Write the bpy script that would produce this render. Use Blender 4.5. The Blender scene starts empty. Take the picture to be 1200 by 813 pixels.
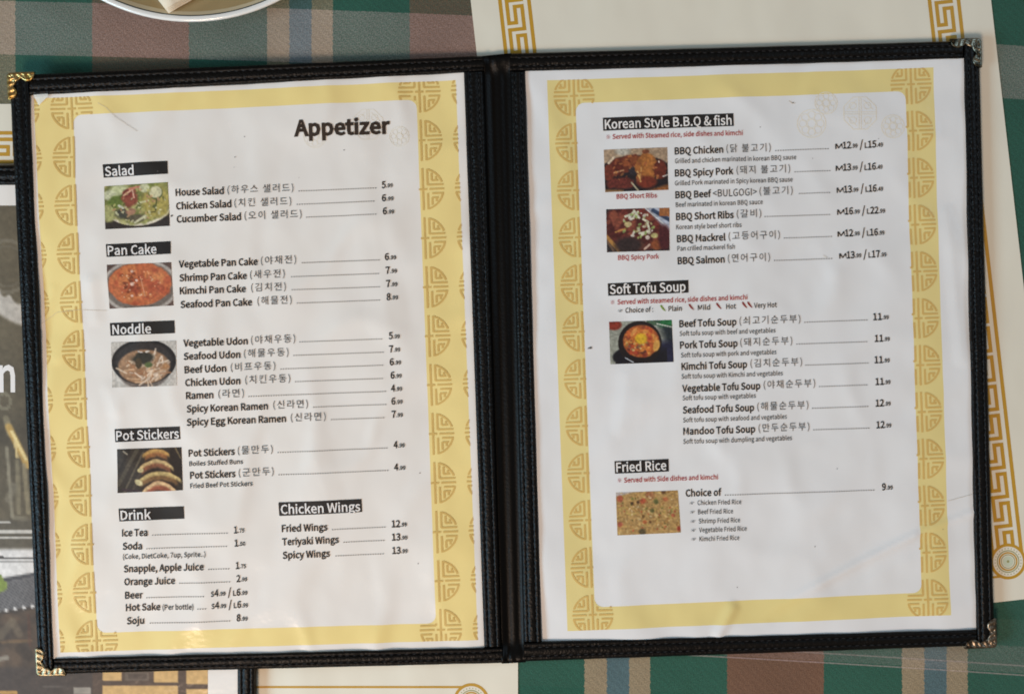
import bpy, bmesh, math, random, os
import numpy as np
from mathutils import Vector, noise

# ------------------------------------------------------------------ camera, lights, exposure
scene = bpy.context.scene
COL = scene.collection
CAM_H, FPX, CX, CY = 0.477, 1150.0, 600.0, 406.5      # camera height (m), focal length and centre in photo pixels

cam_data = bpy.data.cameras.new("camera")
cam_data.sensor_width = 36.0
cam_data.lens = 36.0 * FPX / 1200.0
cam_data.clip_start, cam_data.clip_end = 0.01, 50.0
cam = bpy.data.objects.new("camera", cam_data)
cam.location = (0, 0, CAM_H)
COL.objects.link(cam)
scene.camera = cam

world = bpy.data.worlds.new("World")
scene.world = world
world.use_nodes = True
world.node_tree.nodes["Background"].inputs[0].default_value = (1.0, 0.80, 0.60, 1)
world.node_tree.nodes["Background"].inputs[1].default_value = 0.13

def area_light(name, loc, target, size, power, color):
    d = bpy.data.lights.new(name, 'AREA')
    d.shape = 'RECTANGLE'
    d.size, d.size_y = size
    d.energy, d.color = power, color
    o = bpy.data.objects.new(name, d)
    o.location = loc
    o.rotation_euler = (Vector(target) - Vector(loc)).to_track_quat('-Z', 'Y').to_euler()
    COL.objects.link(o)
    return o

area_light("window_light", (-1.5, -0.55, 0.85), (0, 0, 0), (0.9, 0.5), 28.0, (0.45, 0.745, 0.96))
area_light("ceiling_lamp", (-0.55, -1.02, 1.35), (0, 0, 0), (0.4, 0.4), 19.5, (1.0, 0.72, 0.53))
area_light("cool_fill_light", (1.6, 0.9, 1.5), (0, 0, 0), (1.0, 1.0), 10.5, (0.56, 0.79, 1.0))  # added cool fill from the upper right, tuned to the page tones

scene.view_settings.view_transform = 'Standard'
scene.view_settings.look = 'None'
scene.view_settings.exposure = 0.0
scene.view_settings.gamma = 1.0
scene.cycles.filter_width = 1.8
scene.cycles.max_bounces = 6

# ------------------------------------------------------------------ helpers
MM = 0.001

def lin(r, g, b, k=1.0):
    f = lambda c: (c / 255 / 12.92 if c / 255 <= 0.04045 else ((c / 255 + 0.055) / 1.055) ** 2.4)
    return (f(r) * k, f(g) * k, f(b) * k)

def at(px, py, z=0.0):
    """point of the level plane at height z seen at photo pixel (px, py)"""
    return ((px - CX) / FPX * (CAM_H - z), (CY - py) / FPX * (CAM_H - z), z)

PX = CAM_H / FPX            # metres per photo pixel on the table

def link(name, me, parent=None):
    o = bpy.data.objects.new(name, me)
    COL.objects.link(o)
    if parent is not None:
        o.parent = parent
        o.matrix_parent_inverse = parent.matrix_world.inverted()
    return o

def make_mesh(name, verts, faces, mats, parent=None, fmat=None, smooth=False):
    me = bpy.data.meshes.new(name)
    me.from_pydata([tuple(v) for v in verts], [], [tuple(f) for f in faces])
    for m in (mats if isinstance(mats, (list, tuple)) else [mats]):
        me.materials.append(m)
    if fmat is not None:
        me.polygons.foreach_set('material_index', fmat)
    if smooth:
        me.polygons.foreach_set('use_smooth', [True] * len(me.polygons))
    me.update()
    return link(name, me, parent)

def empty(name, loc):
    o = bpy.data.objects.new(name, None)
    o.empty_display_size = 0.02
    o.location = loc
    COL.objects.link(o)
    bpy.context.view_layer.update()
    return o

def tag(o, label=None, cat=None, group=None, kind=None):
    if label: o["label"] = label
    if cat: o["category"] = cat
    if group: o["group"] = group
    if kind: o["kind"] = kind
    return o

class MB:
    """collects faces with material slots"""
    def __init__(self): self.v, self.f, self.m = [], [], []
    def poly(self, pts, mi=0):
        n = len(self.v); self.v += pts; self.f.append(range(n, n + len(pts))); self.m.append(mi)
    def add(self, verts, faces, mi=0):
        n = len(self.v); self.v += verts
        for f in faces:
            self.f.append([i + n for i in f]); self.m.append(mi)
    def build(self, name, mats, parent=None, smooth=False):
        return make_mesh(name, self.v, self.f, mats, parent, self.m, smooth)

# ------------------------------------------------------------------ materials
def new_mat(name):
    m = bpy.data.materials.new(name); m.use_nodes = True
    nt = m.node_tree
    return m, nt, nt.nodes["Principled BSDF"]

def nd(nt, typ, **kw):
    n = nt.nodes.new(typ)
    for k, v in kw.items(): setattr(n, k, v)
    return n

def noise_node(nt, scale, detail=3, rough=0.5, stretch=None, coord='Object'):
    tc = nd(nt, 'ShaderNodeTexCoord')
    n = nd(nt, 'ShaderNodeTexNoise')
    n.inputs['Scale'].default_value = scale
    n.inputs['Detail'].default_value = detail
    n.inputs['Roughness'].default_value = rough
    if stretch:
        mp = nd(nt, 'ShaderNodeMapping'); mp.inputs['Scale'].default_value = stretch
        nt.links.new(tc.outputs[coord], mp.inputs[0]); nt.links.new(mp.outputs[0], n.inputs[0])
    else:
        nt.links.new(tc.outputs[coord], n.inputs[0])
    return n

def add_bump(nt, bsdf, src, strength, dist, target='Normal'):
    b = nd(nt, 'ShaderNodeBump')
    b.inputs['Strength'].default_value = strength
    b.inputs['Distance'].default_value = dist
    nt.links.new(src, b.inputs['Height'])
    if bsdf.inputs[target].is_linked:
        nt.links.new(bsdf.inputs[target].links[0].from_socket, b.inputs['Normal'])
    nt.links.new(b.outputs[0], bsdf.inputs[target])
    return b

def mottle(nt, bsdf, rgb, amount, scale, tint=(1, 1, 1), detail=4):
    n = noise_node(nt, scale, detail, 0.6)
    mx = nd(nt, 'ShaderNodeMix', data_type='RGBA')
    mx.inputs[6].default_value = (*[c * (1 - amount) * t for c, t in zip(rgb, tint)], 1)
    mx.inputs[7].default_value = (*[min(1, c * (1 + amount)) for c in rgb], 1)
    nt.links.new(n.outputs[0], mx.inputs[0])
    nt.links.new(mx.outputs[2], bsdf.inputs['Base Color'])
    return mx

def laminate(nt, b):
    """the clear sleeve over the print: a soft gloss with its own ripples"""
    b.inputs['Roughness'].default_value = 0.6
    b.inputs['Coat Weight'].default_value = 0.35
    b.inputs['Coat Roughness'].default_value = 0.2
    b.inputs['Specular IOR Level'].default_value = 0.3
    n = noise_node(nt, 38, 4, 0.6)
    add_bump(nt, b, n.outputs[0], 0.3, 0.003, 'Coat Normal')

def print_mat(name, rgb, amount=0.04, scale=220, speck=False, tint=(1, 1, 1)):
    m, nt, b = new_mat(name)
    mottle(nt, b, rgb, amount, scale, tint)
    laminate(nt, b)
    return m

M = {}
K = 1.18
M['paper_left'] = print_mat('page_paper_warm', (0.80, 0.775, 0.74), 0.025, 24, tint=(1, .985, .96))
M['paper_right'] = print_mat('page_paper_cool_lit', (0.755, 0.77, 0.785), 0.025, 24, tint=(1, .99, .97))  # similar paper to the left page; this side's cooler light is put into its colour
M['band'] = print_mat('border_yellow', lin(231, 210, 140, 1.06), 0.03, 60)
M['band_r'] = print_mat('border_yellow_pale', lin(220, 204, 138, 1.06), 0.03, 60)
M['medal'] = print_mat('border_ochre', lin(206, 173, 101, 1.05), 0.06, 300)
M['hair'] = print_mat('brown_hair', lin(206, 192, 172), 0.05, 300)
M['faint'] = print_mat('faint_beige', lin(226, 220, 204, 1.03), 0.03, 300)
M['black'] = print_mat('print_black', (0.016, 0.014, 0.013), 0.25, 500)
M['title'] = print_mat('print_dark_brown', (0.035, 0.022, 0.014), 0.2, 500)
M['hangul'] = print_mat('print_grey', (0.10, 0.092, 0.088), 0.15, 500)
M['dots'] = print_mat('print_dots', (0.06, 0.055, 0.05), 0.15, 500)
M['red'] = print_mat('print_red', lin(170, 40, 48), 0.1, 500)
M['white_ink'] = print_mat('print_white', (0.80, 0.78, 0.76), 0.02, 300)
M['chili_red'] = print_mat('print_chili_red', lin(140, 45, 40), 0.1, 500)
M['chili_green'] = print_mat('print_chili_green', lin(120, 150, 60), 0.1, 500)

def colour_attr_mat(name):
    m, nt, b = new_mat(name)
    a = nd(nt, 'ShaderNodeVertexColor', layer_name='print')
    n = noise_node(nt, 900, 3, 0.6)
    mx = nd(nt, 'ShaderNodeMix', data_type='RGBA', blend_type='MULTIPLY')
    mx.inputs[0].default_value = 0.25
    nt.links.new(a.outputs[0], mx.inputs[6]); nt.links.new(n.outputs[0], mx.inputs[7])
    nt.links.new(mx.outputs[2], b.inputs['Base Color'])
    laminate(nt, b)
    return m
M['photo_print'] = colour_attr_mat('photo_print')

def leather(name, rgb, rough=0.42, grain=1.0):
    m, nt, b = new_mat(name)
    b.inputs['Base Color'].default_value = (*rgb, 1)
    b.inputs['Roughness'].default_value = rough
    b.inputs['Specular IOR Level'].default_value = 0.17
    tc = nd(nt, 'ShaderNodeTexCoord')
    v = nd(nt, 'ShaderNodeTexVoronoi'); v.inputs['Scale'].default_value = 900
    nt.links.new(tc.outputs['Object'], v.inputs[0])
    add_bump(nt, b, v.outputs['Distance'], 0.4 * grain, 0.0005)
    n = noise_node(nt, 160, 4, 0.6)
    add_bump(nt, b, n.outputs[0], 0.28 * grain, 0.001)
    return m
M['leather'] = leather('black_leatherette', (0.003, 0.0028, 0.0027))
M['spine'] = leather('black_spine_cloth', (0.0016, 0.0015, 0.0015), 0.42, 0.3)
M['board'] = leather('black_board', (0.003, 0.003, 0.003), 0.7)
def thread(name, rgb):
    m, nt, b = new_mat(name)
    mottle(nt, b, rgb, 0.3, 900)
    b.inputs['Roughness'].default_value = 0.7
    return m
M['thread'] = thread('dark_thread', (0.022, 0.022, 0.024))

def metal(name, rgb, rough, dark):
    m, nt, b = new_mat(name)
    b.inputs['Metallic'].default_value = 1.0
    b.inputs['Roughness'].default_value = rough
    n = noise_node(nt, 260, 1, 0.5)
    mx = nd(nt, 'ShaderNodeMix', data_type='RGBA')
    mx.inputs[6].default_value = (*dark, 1); mx.inputs[7].default_value = (*rgb, 1)
    mr = nd(nt, 'ShaderNodeMapRange'); mr.inputs[1].default_value = 0.35; mr.inputs[2].default_value = 0.6
    nt.links.new(n.outputs[0], mr.inputs[0]); nt.links.new(mr.outputs[0], mx.inputs[0])
    nt.links.new(mx.outputs[2], b.inputs['Base Color'])
    add_bump(nt, b, n.outputs[0], 0.1, 0.0006)
    return m
M['gold'] = metal('brass_gold', (0.62, 0.45, 0.2), 0.4, (0.45, 0.28, 0.08))
M['pale_brass'] = metal('pale_brass', (0.38, 0.33, 0.22), 0.45, (0.22, 0.16, 0.08))
M['nickel'] = metal('tarnished_nickel', (0.26, 0.245, 0.19), 0.36, (0.045, 0.042, 0.03))
M['bronze'] = metal('antique_bronze', (0.30, 0.25, 0.19), 0.42, (0.07, 0.055, 0.04))

def placemat_paper(name, rgb):
    m, nt, b = new_mat(name)
    mottle(nt, b, rgb, 0.025, 30)
    b.inputs['Roughness'].default_value = 0.55
    n = noise_node(nt, 20, 2, 0.4, (1.3, 0.75, 1))
    add_bump(nt, b, n.outputs[0], 0.45, 0.006)
    return m
M['mat_paper'] = placemat_paper('placemat_cream', lin(222, 218, 202, 1.0))
M['mat_gold'] = placemat_paper('placemat_gold_ink', lin(186, 142, 38, 1.0))
M['mat_olive'] = placemat_paper('placemat_olive_ink', lin(150, 150, 100, 1.0))
M['mat_pale'] = placemat_paper('placemat_pale_ink', lin(196, 205, 182, 1.0))

def tablecloth_mat():
    m, nt, b = new_mat('plaid_cotton')
    L = nt.links
    uv = nd(nt, 'ShaderNodeUVMap', uv_map='weave')
    sep = nd(nt, 'ShaderNodeSeparateXYZ'); L.new(uv.outputs[0], sep.inputs[0])
    wob = noise_node(nt, 900, 2, 0.6)
    def math(op, a, c):
        n = nd(nt, 'ShaderNodeMath', operation=op)
        for i, s in enumerate((a, c)):
            if isinstance(s, (int, float)): n.inputs[i].default_value = s
            else: L.new(s, n.inputs[i])
        return n.outputs[0]
    jit = math('MULTIPLY', math('SUBTRACT', wob.outputs[0], 0.5), 0.012)
    # warp stripes: one repeat is 372 px of the photo
    ph = math('FRACT', math('ADD', math('DIVIDE', math('SUBTRACT', sep.outputs[0], 18.0), 372.0), jit), 0)
    ramp = nd(nt, 'ShaderNodeValToRGB'); ramp.color_ramp.interpolation = 'CONSTANT'
    green, brown = lin(18, 84, 66), lin(114, 80, 58)
    tan, blue = lin(150, 134, 106), lin(76, 104, 110)
    stops = [(0, green), (89 / 372, brown), (202 / 372, green), (294 / 372, tan), (320 / 372, blue), (346 / 372, tan)]
    els = ramp.color_ramp.elements
    els[0].position, els[0].color = 0, (*stops[0][1], 1)
    els[1].position, els[1].color = stops[1][0], (*stops[1][1], 1)
    for p, c in stops[2:]:
        e = els.new(p); e.color = (*c, 1)
    L.new(ph, ramp.inputs[0])
    # weft bands
    wv = math('ADD', math('DIVIDE', math('ADD', sep.outputs[1], 600.0), 2000.0), math('MULTIPLY', jit, 0.1))
    wr = nd(nt, 'ShaderNodeValToRGB'); wr.color_ramp.interpolation = 'CONSTANT'
    q = lambda v: (v + 600) / 2000
    we = wr.color_ramp.elements
    bands = [(-600, .05), (-300, .36), (-236, .02), (-6, .25), (57, .02), (300, .30), (380, .03), (668, .05), (700, .14), (732, .03), (780, .02), (1000, .3)]
    we[0].position, we[0].color = 0, (bands[0][1],) * 3 + (1,)
    we[1].position, we[1].color = q(bands[1][0]), (bands[1][1],) * 3 + (1,)
    for p, c in bands[2:]:
        e = we.new(q(p)); e.color = (c, c, c, 1)
    L.new(wv, wr.inputs[0])
    # twill threads: fine diagonal weave decides which thread lies on top
    nz = noise_node(nt, 1900, 2, 0.8, (1.0, 0.7, 1))
    thr = nd(nt, 'ShaderNodeMapRange'); thr.inputs[1].default_value = 0.3; thr.inputs[2].default_value = 0.7
    thr.inputs[3].default_value = 0.25; thr.inputs[4].default_value = 1.75
    L.new(nz.outputs[0], thr.inputs[0])
    fac = math('MULTIPLY', wr.outputs[0], thr.outputs[0])
    mx = nd(nt, 'ShaderNodeMix', data_type='RGBA')
    mx.inputs[7].default_value = (*lin(188, 168, 166), 1)
    # dark green weft bands on either side of the pale one
    gr = nd(nt, 'ShaderNodeValToRGB'); gr.color_ramp.interpolation = 'CONSTANT'
    ge = gr.color_ramp.elements
    ge[0].position, ge[0].color = 0, (.1, .1, .1, 1)
    ge[1].position, ge[1].color = q(-236), (.5, .5, .5, 1)
    for p, c in ((-6, .06), (57, .5), (300, .05), (380, .5), (668, .3), (728, .06)):
        e = ge.new(q(p)); e.color = (c, c, c, 1)
    L.new(wv, gr.inputs[0])
    mg = nd(nt, 'ShaderNodeMix', data_type='RGBA')
    mg.inputs[7].default_value = (*lin(16, 74, 60), 1)
    L.new(math('MULTIPLY', gr.outputs[0], thr.outputs[0]), mg.inputs[0]); L.new(ramp.outputs[0], mg.inputs[6])
    # two single pale threads
    th = math('MAXIMUM', math('COMPARE', sep.outputs[1], 727.0), math('COMPARE', sep.outputs[1], 738.0))
    for l_ in list(th.node.inputs)[:2]:
        l_.links[0].from_node.inputs[2].default_value = 0.85
    fac = math('MAXIMUM', fac, math('MULTIPLY', th, 0.38))
    L.new(fac, mx.inputs[0]); L.new(mg.outputs[2], mx.inputs[6])
    sp = noise_node(nt, 1500, 3, 0.8)
    spm = nd(nt, 'ShaderNodeMapRange'); spm.inputs[1].default_value = 0.3; spm.inputs[2].default_value = 0.7
    spm.inputs[3].default_value = 0.58; spm.inputs[4].default_value = 1.4
    L.new(sp.outputs[0], spm.inputs[0])
    lg = noise_node(nt, 14, 3, 0.6)
    lgm = nd(nt, 'ShaderNodeMapRange'); lgm.inputs[1].default_value = 0.3; lgm.inputs[2].default_value = 0.7
    lgm.inputs[3].default_value = 0.86; lgm.inputs[4].default_value = 1.12
    L.new(lg.outputs[0], lgm.inputs[0])
    tw = nd(nt, 'ShaderNodeTexWave', bands_direction='DIAGONAL')
    tw.inputs['Scale'].default_value = 150; tw.inputs['Distortion'].default_value = 3; tw.inputs['Detail'].default_value = 2; tw.inputs['Detail Scale'].default_value = 1.5
    tcw = nd(nt, 'ShaderNodeTexCoord'); mpw = nd(nt, 'ShaderNodeMapping'); mpw.inputs['Scale'].default_value = (1, 1, 0)
    L.new(tcw.outputs['Object'], mpw.inputs[0]); L.new(mpw.outputs[0], tw.inputs[0])
    twm = math('ADD', math('MULTIPLY', tw.outputs['Fac'], 0.10), 0.95)
    mul = math('MULTIPLY', math('MULTIPLY', spm.outputs[0], lgm.outputs[0]), twm)
    m2 = nd(nt, 'ShaderNodeMix', data_type='RGBA', blend_type='MULTIPLY'); m2.inputs[0].default_value = 1
    L.new(mx.outputs[2], m2.inputs[6]); L.new(mul, m2.inputs[7])
    L.new(m2.outputs[2], b.inputs['Base Color'])
    b.inputs['Roughness'].default_value = 0.9
    b.inputs['Sheen Weight'].default_value = 0.08
    add_bump(nt, b, nz.outputs[0], 0.6, 0.0007)
    lb = noise_node(nt, 22, 3, 0.5)
    add_bump(nt, b, lb.outputs[0], 0.5, 0.004)
    return m
M['cloth'] = tablecloth_mat()

# ------------------------------------------------------------------ the table surface: a plaid cloth
def build_tablecloth():
    nx, ny = 90, 64
    x0, x1, y0, y1 = -900, 2100, -700, 1500
    vs, fs, uvs = [], [], []
    for j in range(ny + 1):
        for i in range(nx + 1):
            px = x0 + (x1 - x0) * i / nx; py = y0 + (y1 - y0) * j / ny
            vs.append(at(px, py, 0))
            uvs.append((px, py - (0.02 * px + 2.0e-5 * px * px)))
    for j in range(ny):
        for i in range(nx):
            a = j * (nx + 1) + i
            fs.append((a, a + nx + 1, a + nx + 2, a + 1))
    # hem: the edge of the cloth turns down
    o = make_mesh('tablecloth', vs, fs, M['cloth'], smooth=True)
    uvl = o.data.uv_layers.new(name='weave')
    flat = []
    for l in o.data.loops: flat += uvs[l.vertex_index]
    uvl.data.foreach_set('uv', flat)
    so = o.modifiers.new('thickness', 'SOLIDIFY'); so.thickness = 0.0012; so.offset = -1
    tag(o, 'green, brown and tan plaid cotton tablecloth covering the table under everything', 'tablecloth')
build_tablecloth()

# ------------------------------------------------------------------ strokes and text
def seg_pieces(p, q, w, step):
    (x0, y0), (x1, y1) = p, q
    L = math.hypot(x1 - x0, y1 - y0)
    if L < 1e-6: return
    ux, uy = (x1 - x0) / L, (y1 - y0) / L
    nx, ny = -uy * w / 2, ux * w / 2
    n = max(1, int(math.ceil(L / step)))
    for i in range(n):
        a, b = L * i / n, L * (i + 1) / n
        yield [(x0 + ux * a + nx, y0 + uy * a + ny), (x0 + ux * a - nx, y0 + uy * a - ny),
               (x0 + ux * b - nx, y0 + uy * b - ny), (x0 + ux * b + nx, y0 + uy * b + ny)]

def arc_pieces(c, r, w, a0, a1, n):
    for i in range(n):
        t0, t1 = a0 + (a1 - a0) * i / n, a0 + (a1 - a0) * (i + 1) / n
        yield [(c[0] + math.cos(t) * rr, c[1] + math.sin(t) * rr) for t, rr in
               ((t0, r - w / 2), (t0, r + w / 2), (t1, r + w / 2), (t1, r - w / 2))]

def up(poly):
    """wind a pixel polygon so that its face looks up from the table"""
    a = sum(poly[i][0] * poly[(i + 1) % len(poly)][1] - poly[(i + 1) % len(poly)][0] * poly[i][1] for i in range(len(poly)))
    return poly if a < 0 else poly[::-1]

def clip_convex(poly, quad):
    out = poly
    qa = sum(quad[i][0] * quad[(i + 1) % 4][1] - quad[(i + 1) % 4][0] * quad[i][1] for i in range(4))
    s = 1 if qa > 0 else -1
    for i in range(4):
        ax, ay = quad[i]; bx, by = quad[(i + 1) % 4]
        side = lambda p: s * ((bx - ax) * (p[1] - ay) - (by - ay) * (p[0] - ax))
        res = []
        for k in range(len(out)):
            p, q = out[k], out[(k + 1) % len(out)]
            dp, dq = side(p), side(q)
            if dp >= 0: res.append(p)
            if (dp >= 0) != (dq >= 0):
                t = dp / (dp - dq); res.append((p[0] + (q[0] - p[0]) * t, p[1] + (q[1] - p[1]) * t))
        out = res
        if len(out) < 3: return []
    return out

def inside(p, quad):
    qa = sum(quad[i][0] * quad[(i + 1) % 4][1] - quad[(i + 1) % 4][0] * quad[i][1] for i in range(4))
    s = 1 if qa > 0 else -1
    return all(s * ((quad[(i + 1) % 4][0] - quad[i][0]) * (p[1] - quad[i][1]) - (quad[(i + 1) % 4][1] - quad[i][1]) * (p[0] - quad[i][0])) > 0 for i in range(4))

FONT = None
try:
    fp = os.path.join(bpy.utils.system_resource('DATAFILES'), 'fonts', 'Noto Sans CJK Regular.woff2')
    FONT = bpy.data.fonts.load(fp)
except Exception:
    FONT = None
_tc = bpy.data.curves.new('lettering_source', 'FONT')
if FONT: _tc.font = FONT
_tc.resolution_u = 2
_to = bpy.data.objects.new('lettering_source', _tc)
COL.objects.link(_to)
_cache = {}
def glyphs(body, bold=0.0, space=1.0):
    key = (body, bold, space)
    if key in _cache: return _cache[key]
    _tc.body = body
    _tc.space_character = space
    _tc.offset = bold * CAP_UNIT / 0.733
    dg = bpy.context.evaluated_depsgraph_get()
    me = bpy.data.meshes.new_from_object(_to.evaluated_get(dg))
    v = np.empty(len(me.vertices) * 3); me.vertices.foreach_get('co', v)
    v = v.reshape(-1, 3)[:, :2].copy()
    f = [tuple(p.vertices) for p in me.polygons]
    bpy.data.meshes.remove(me)
    v = v / CAP_UNIT * 0.733          # em units whose capitals stand 0.733 high
    _cache[key] = (v, f)
    return v, f
CAP_UNIT = 0.733
CAP_UNIT = float(glyphs('H', 0.0)[0][:, 1].max())
_cache.clear()

class Line:
    """a printed line: its base line in photo pixels"""
    def __init__(self, x0, y0, x1, y1): self.x0, self.y0, self.s = x0, y0, (y1 - y0) / (x1 - x0)
    def y(self, x): return self.y0 + self.s * (x - self.x0)

def put_text(mb, mapper, body, xa, xb, line, em, mi, dz, bold=0.0, lift=0.0, space=1.0):
    v, f = glyphs(body, bold, space)
    if not len(v): return
    mn, mx = v[:, 0].min(), v[:, 0].max()
    k = (xb - xa) / (mx - mn)
    pts = []
    for x, y in v:
        X = xa + (x - mn) * k
        Y = line.y(X) - y * em - lift
        pts.append(mapper(X + y * em * line.s * 0.9, Y, dz))
    n = len(mb.v)
    mb.v += pts
    for q in f:
        mb.f.append([i + n for i in q]); mb.m.append(mi)

def put_dots(mb, mapper, xa, xb, line, mi, dz, pitch=2.9, size=1.4):
    n = int((xb - xa) / pitch)
    for i in range(n):
        x = xa + i * pitch
        y = line.y(x)
        mb.poly([mapper(*p, dz) for p in up([(x, y), (x + size, y + line.s * size), (x + size, y - 0.95), (x, y - 0.95)])], mi)

# ------------------------------------------------------------------ the open menu: two tilted panels
# right panel lies flat; the left one leans on the closed menu below it
def plane_map(z0, slope, x_ref):
    def f(px, py, dz, wr=None):
        dx, dy = (px - CX) / FPX, (CY - py) / FPX
        zb = z0 + dz
        z = (zb + slope * dx * CAM_H - slope * x_ref) / (1 + slope * dx)
        return [dx * (CAM_H - z), dy * (CAM_H - z), z]
    return f
Z_PAGE = 3.4 * MM
X_SPINE = at(590, 0, Z_PAGE)[0]
map_left = plane_map(Z_PAGE, -0.030, X_SPINE)
map_right = plane_map(Z_PAGE, 0.0, X_SPINE)

def tent(px, py, ax, ay, bx, by, w, h):
    L2 = (bx - ax) ** 2 + (by - ay) ** 2
    t = ((px - ax) * (bx - ax) + (py - ay) * (by - ay)) / L2
    tt = min(1, max(0, t))
    d = math.hypot(px - ax - tt * (bx - ax), py - ay - tt * (by - ay))
    return h * max(0.0, 1 - d / w)

def wrinkle_left(px, py):
    z = 1.0 * noise.noise((px / 80, py / 105, 3.1)) + 0.42 * noise.noise((px / 32, py / 44, 7.7)) + 0.55 * math.exp(-(noise.noise((px / 75, py / 100, 1.3)) / 0.22) ** 2) + 0.07 * noise.noise((px / 15, py / 20, 2.2)) - 0.2
    z += tent(px, py, 430, 210, 455, 380, 26, 0.35) + tent(px, py, 108, 330, 112, 372, 12, 0.5) + tent(px, py, 128, 455, 135, 480, 12, 0.4)
    z += tent(px, py, 385, 585, 372, 540, 22, 0.4) + tent(px, py, 62, 340, 50, 380, 10, 0.35) + tent(px, py, 70, 420, 90, 405, 10, 0.4)
    return z * MM

def wrinkle_right(px, py):
    z = 0.95 * noise.noise((px / 90, py / 100, 13.1)) + 0.4 * noise.noise((px / 34, py / 38, 17.7)) + 0.5 * math.exp(-(noise.noise((px / 85, py / 95, 4.3)) / 0.22) ** 2) + 0.07 * noise.noise((px / 15, py / 20, 5.2)) - 0.2
    z += tent(px, py, 1070, 627, 900, 714, 6.5, 1.15 * min(1, max(0, (px - 895) / 80))) + tent(px, py, 1142, 600, 1075, 624, 6.5, .8) + tent(px, py, 1088, 634, 906, 726, 9, -0.25)
    z += tent(px, py, 842, 742, 858, 712, 10, 1.3)
    z += tent(px, py, 735, 440, 728, 500, 14, 0.4) + tent(px, py, 1110, 250, 1128, 420, 12, 0.5)
    z += tent(px, py, 962, 290, 975, 318, 14, 0.35)
    return z * MM

def printer(mapper, wrinkle):
    def f(px, py, dz):
        p = mapper(px, py, dz * MM)
        p[2] += wrinkle(px, py)
        return p
    return f
page_left, page_right = printer(map_left, wrinkle_left), printer(map_right, wrinkle_right)

def line_x(a, b):   # column line through two points
    return lambda y: a[0] + (b[0] - a[0]) * (y - a[1]) / (b[1] - a[1])
def line_y(a, b):
    return lambda x: a[1] + (b[1] - a[1]) * (x - a[0]) / (b[0] - a[0])
def cross(cx, ry):
    x = cx(400.0)
    for _ in range(12): x = cx(ry(x))
    return x, ry(x)

def build_page(name, pmap, page, band, inner, paper, yellow, parent, marks):
    cols = [line_x(q[0], q[3]) for q in (page, band, inner)] + [line_x(q[1], q[2]) for q in (inner, band, page)]
    rows = [line_y(q[0], q[1]) for q in (page, band, inner)] + [line_y(q[3], q[2]) for q in (inner, band, page)]
    nodes = [[cross(c, r) for c in cols] for r in rows]
    ci, ri = [], []
    for k in range(5):
        n = max(1, int(round((nodes[0][k + 1][0] - nodes[0][k][0]) / 3.2)))
        ci += [(k, i / n) for i in range(n)]
    ci.append((4, 1.0))
    for k in range(5):
        n = max(1, int(round((nodes[k + 1][0][1] - nodes[k][0][1]) / 3.2)))
        ri += [(k, i / n) for i in range(n)]
    ri.append((4, 1.0))
    vs, fs, fm = [], [], []
    for (rk, rt) in ri:
        for (ck, ct) in ci:
            a, b = nodes[rk][ck], nodes[rk][ck + 1]; c, d = nodes[rk + 1][ck], nodes[rk + 1][ck + 1]
            x = (a[0] * (1 - ct) + b[0] * ct) * (1 - rt) + (c[0] * (1 - ct) + d[0] * ct) * rt
            y = (a[1] * (1 - ct) + b[1] * ct) * (1 - rt) + (c[1] * (1 - ct) + d[1] * ct) * rt
            vs.append(pmap(x, y, 0))
    W = len(ci)
    for j in range(len(ri) - 1):
        for i in range(W - 1):
            a = j * W + i
            fs.append((a, a + W, a + W + 1, a + 1))
            ck, rk = ci[i][0], ri[j][0]
            ring = (1 <= ck <= 3 and 1 <= rk <= 3) and not (ck == 2 and rk == 2)
            fm.append(1 if ring else 0)
    n0 = len(vs)
    vs += marks.v; fs += [[i + n0 for i in f] for f in marks.f]; fm += marks.m
    o = make_mesh(name, vs, fs, [paper, yellow, M['hangul'], M['hair']], parent, fm, True)
    return o

# border medallions in unit coordinates (y up), clipped to the yellow band
def medallion_pieces():
    out = []
    T = 0.088
    S = lambda p, q: out.extend(seg_pieces(p, q, T, 0.11))
    S((0, -0.97), (0, -0.13)); S((0, 0.13), (0, 0.97)); S((0, -0.3), (0, 0.3))
    S((-0.19, 0), (0.19, 0)); S((0.30, 0), (0.98, 0)); S((-0.98, 0), (-0.30, 0))
    for sx in (1, -1):
        for sy in (1, -1):
            P = lambda x, y: (x * sx, y * sy)
            S(P(0.22, 0.19), P(0.22, 0.94))
            S(P(0.22, 0.20), P(0.95, 0.20)) if sy > 0 else S(P(0.42, 0.20), P(0.95, 0.20))
            S(P(0.42, 0.40), P(0.72, 0.40)); S(P(0.42, 0.40), P(0.42, 0.74)); S(P(0.62, 0.40), P(0.62, 0.58))
            a0, a1 = math.atan2(0.2, 0.93), math.atan2(0.92, 0.24)
            for q in arc_pieces((0, 0), 0.94, T, a0 + 0.12 * (sy > 0), a1, 11):
                out.append([(x * sx, y * sy) for x, y in q])
    return out
MEDAL = medallion_pieces()

def build_border(pmap, band, inner, columns, radius, parent, mat):
    mb = MB()
    fillet(mb, pmap, inner, 10, 0.07, 1)
    for (xa, ya, xb, yb, n) in columns:
        for k in range(n):
            t = k / (n - 1)
            cx, cy = xa + (xb - xa) * t, ya + (yb - ya) * t
            tilt = -0.036
            ct, st = math.cos(tilt), math.sin(tilt)
            for pc in MEDAL:
                poly = [(cx + radius * (x * ct + y * st), cy + radius * (x * st - y * ct)) for x, y in pc]
                mx, my = sum(p[0] for p in poly) / 4, sum(p[1] for p in poly) / 4
                if inside((mx, my), inner): continue
                poly = clip_convex(poly, band)
                if len(poly) < 3: continue
                mb.poly([pmap(*p, 0.16) for p in up(poly)])
    return mb.build('border_ornament', [M['medal'], mat], parent)

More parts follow.
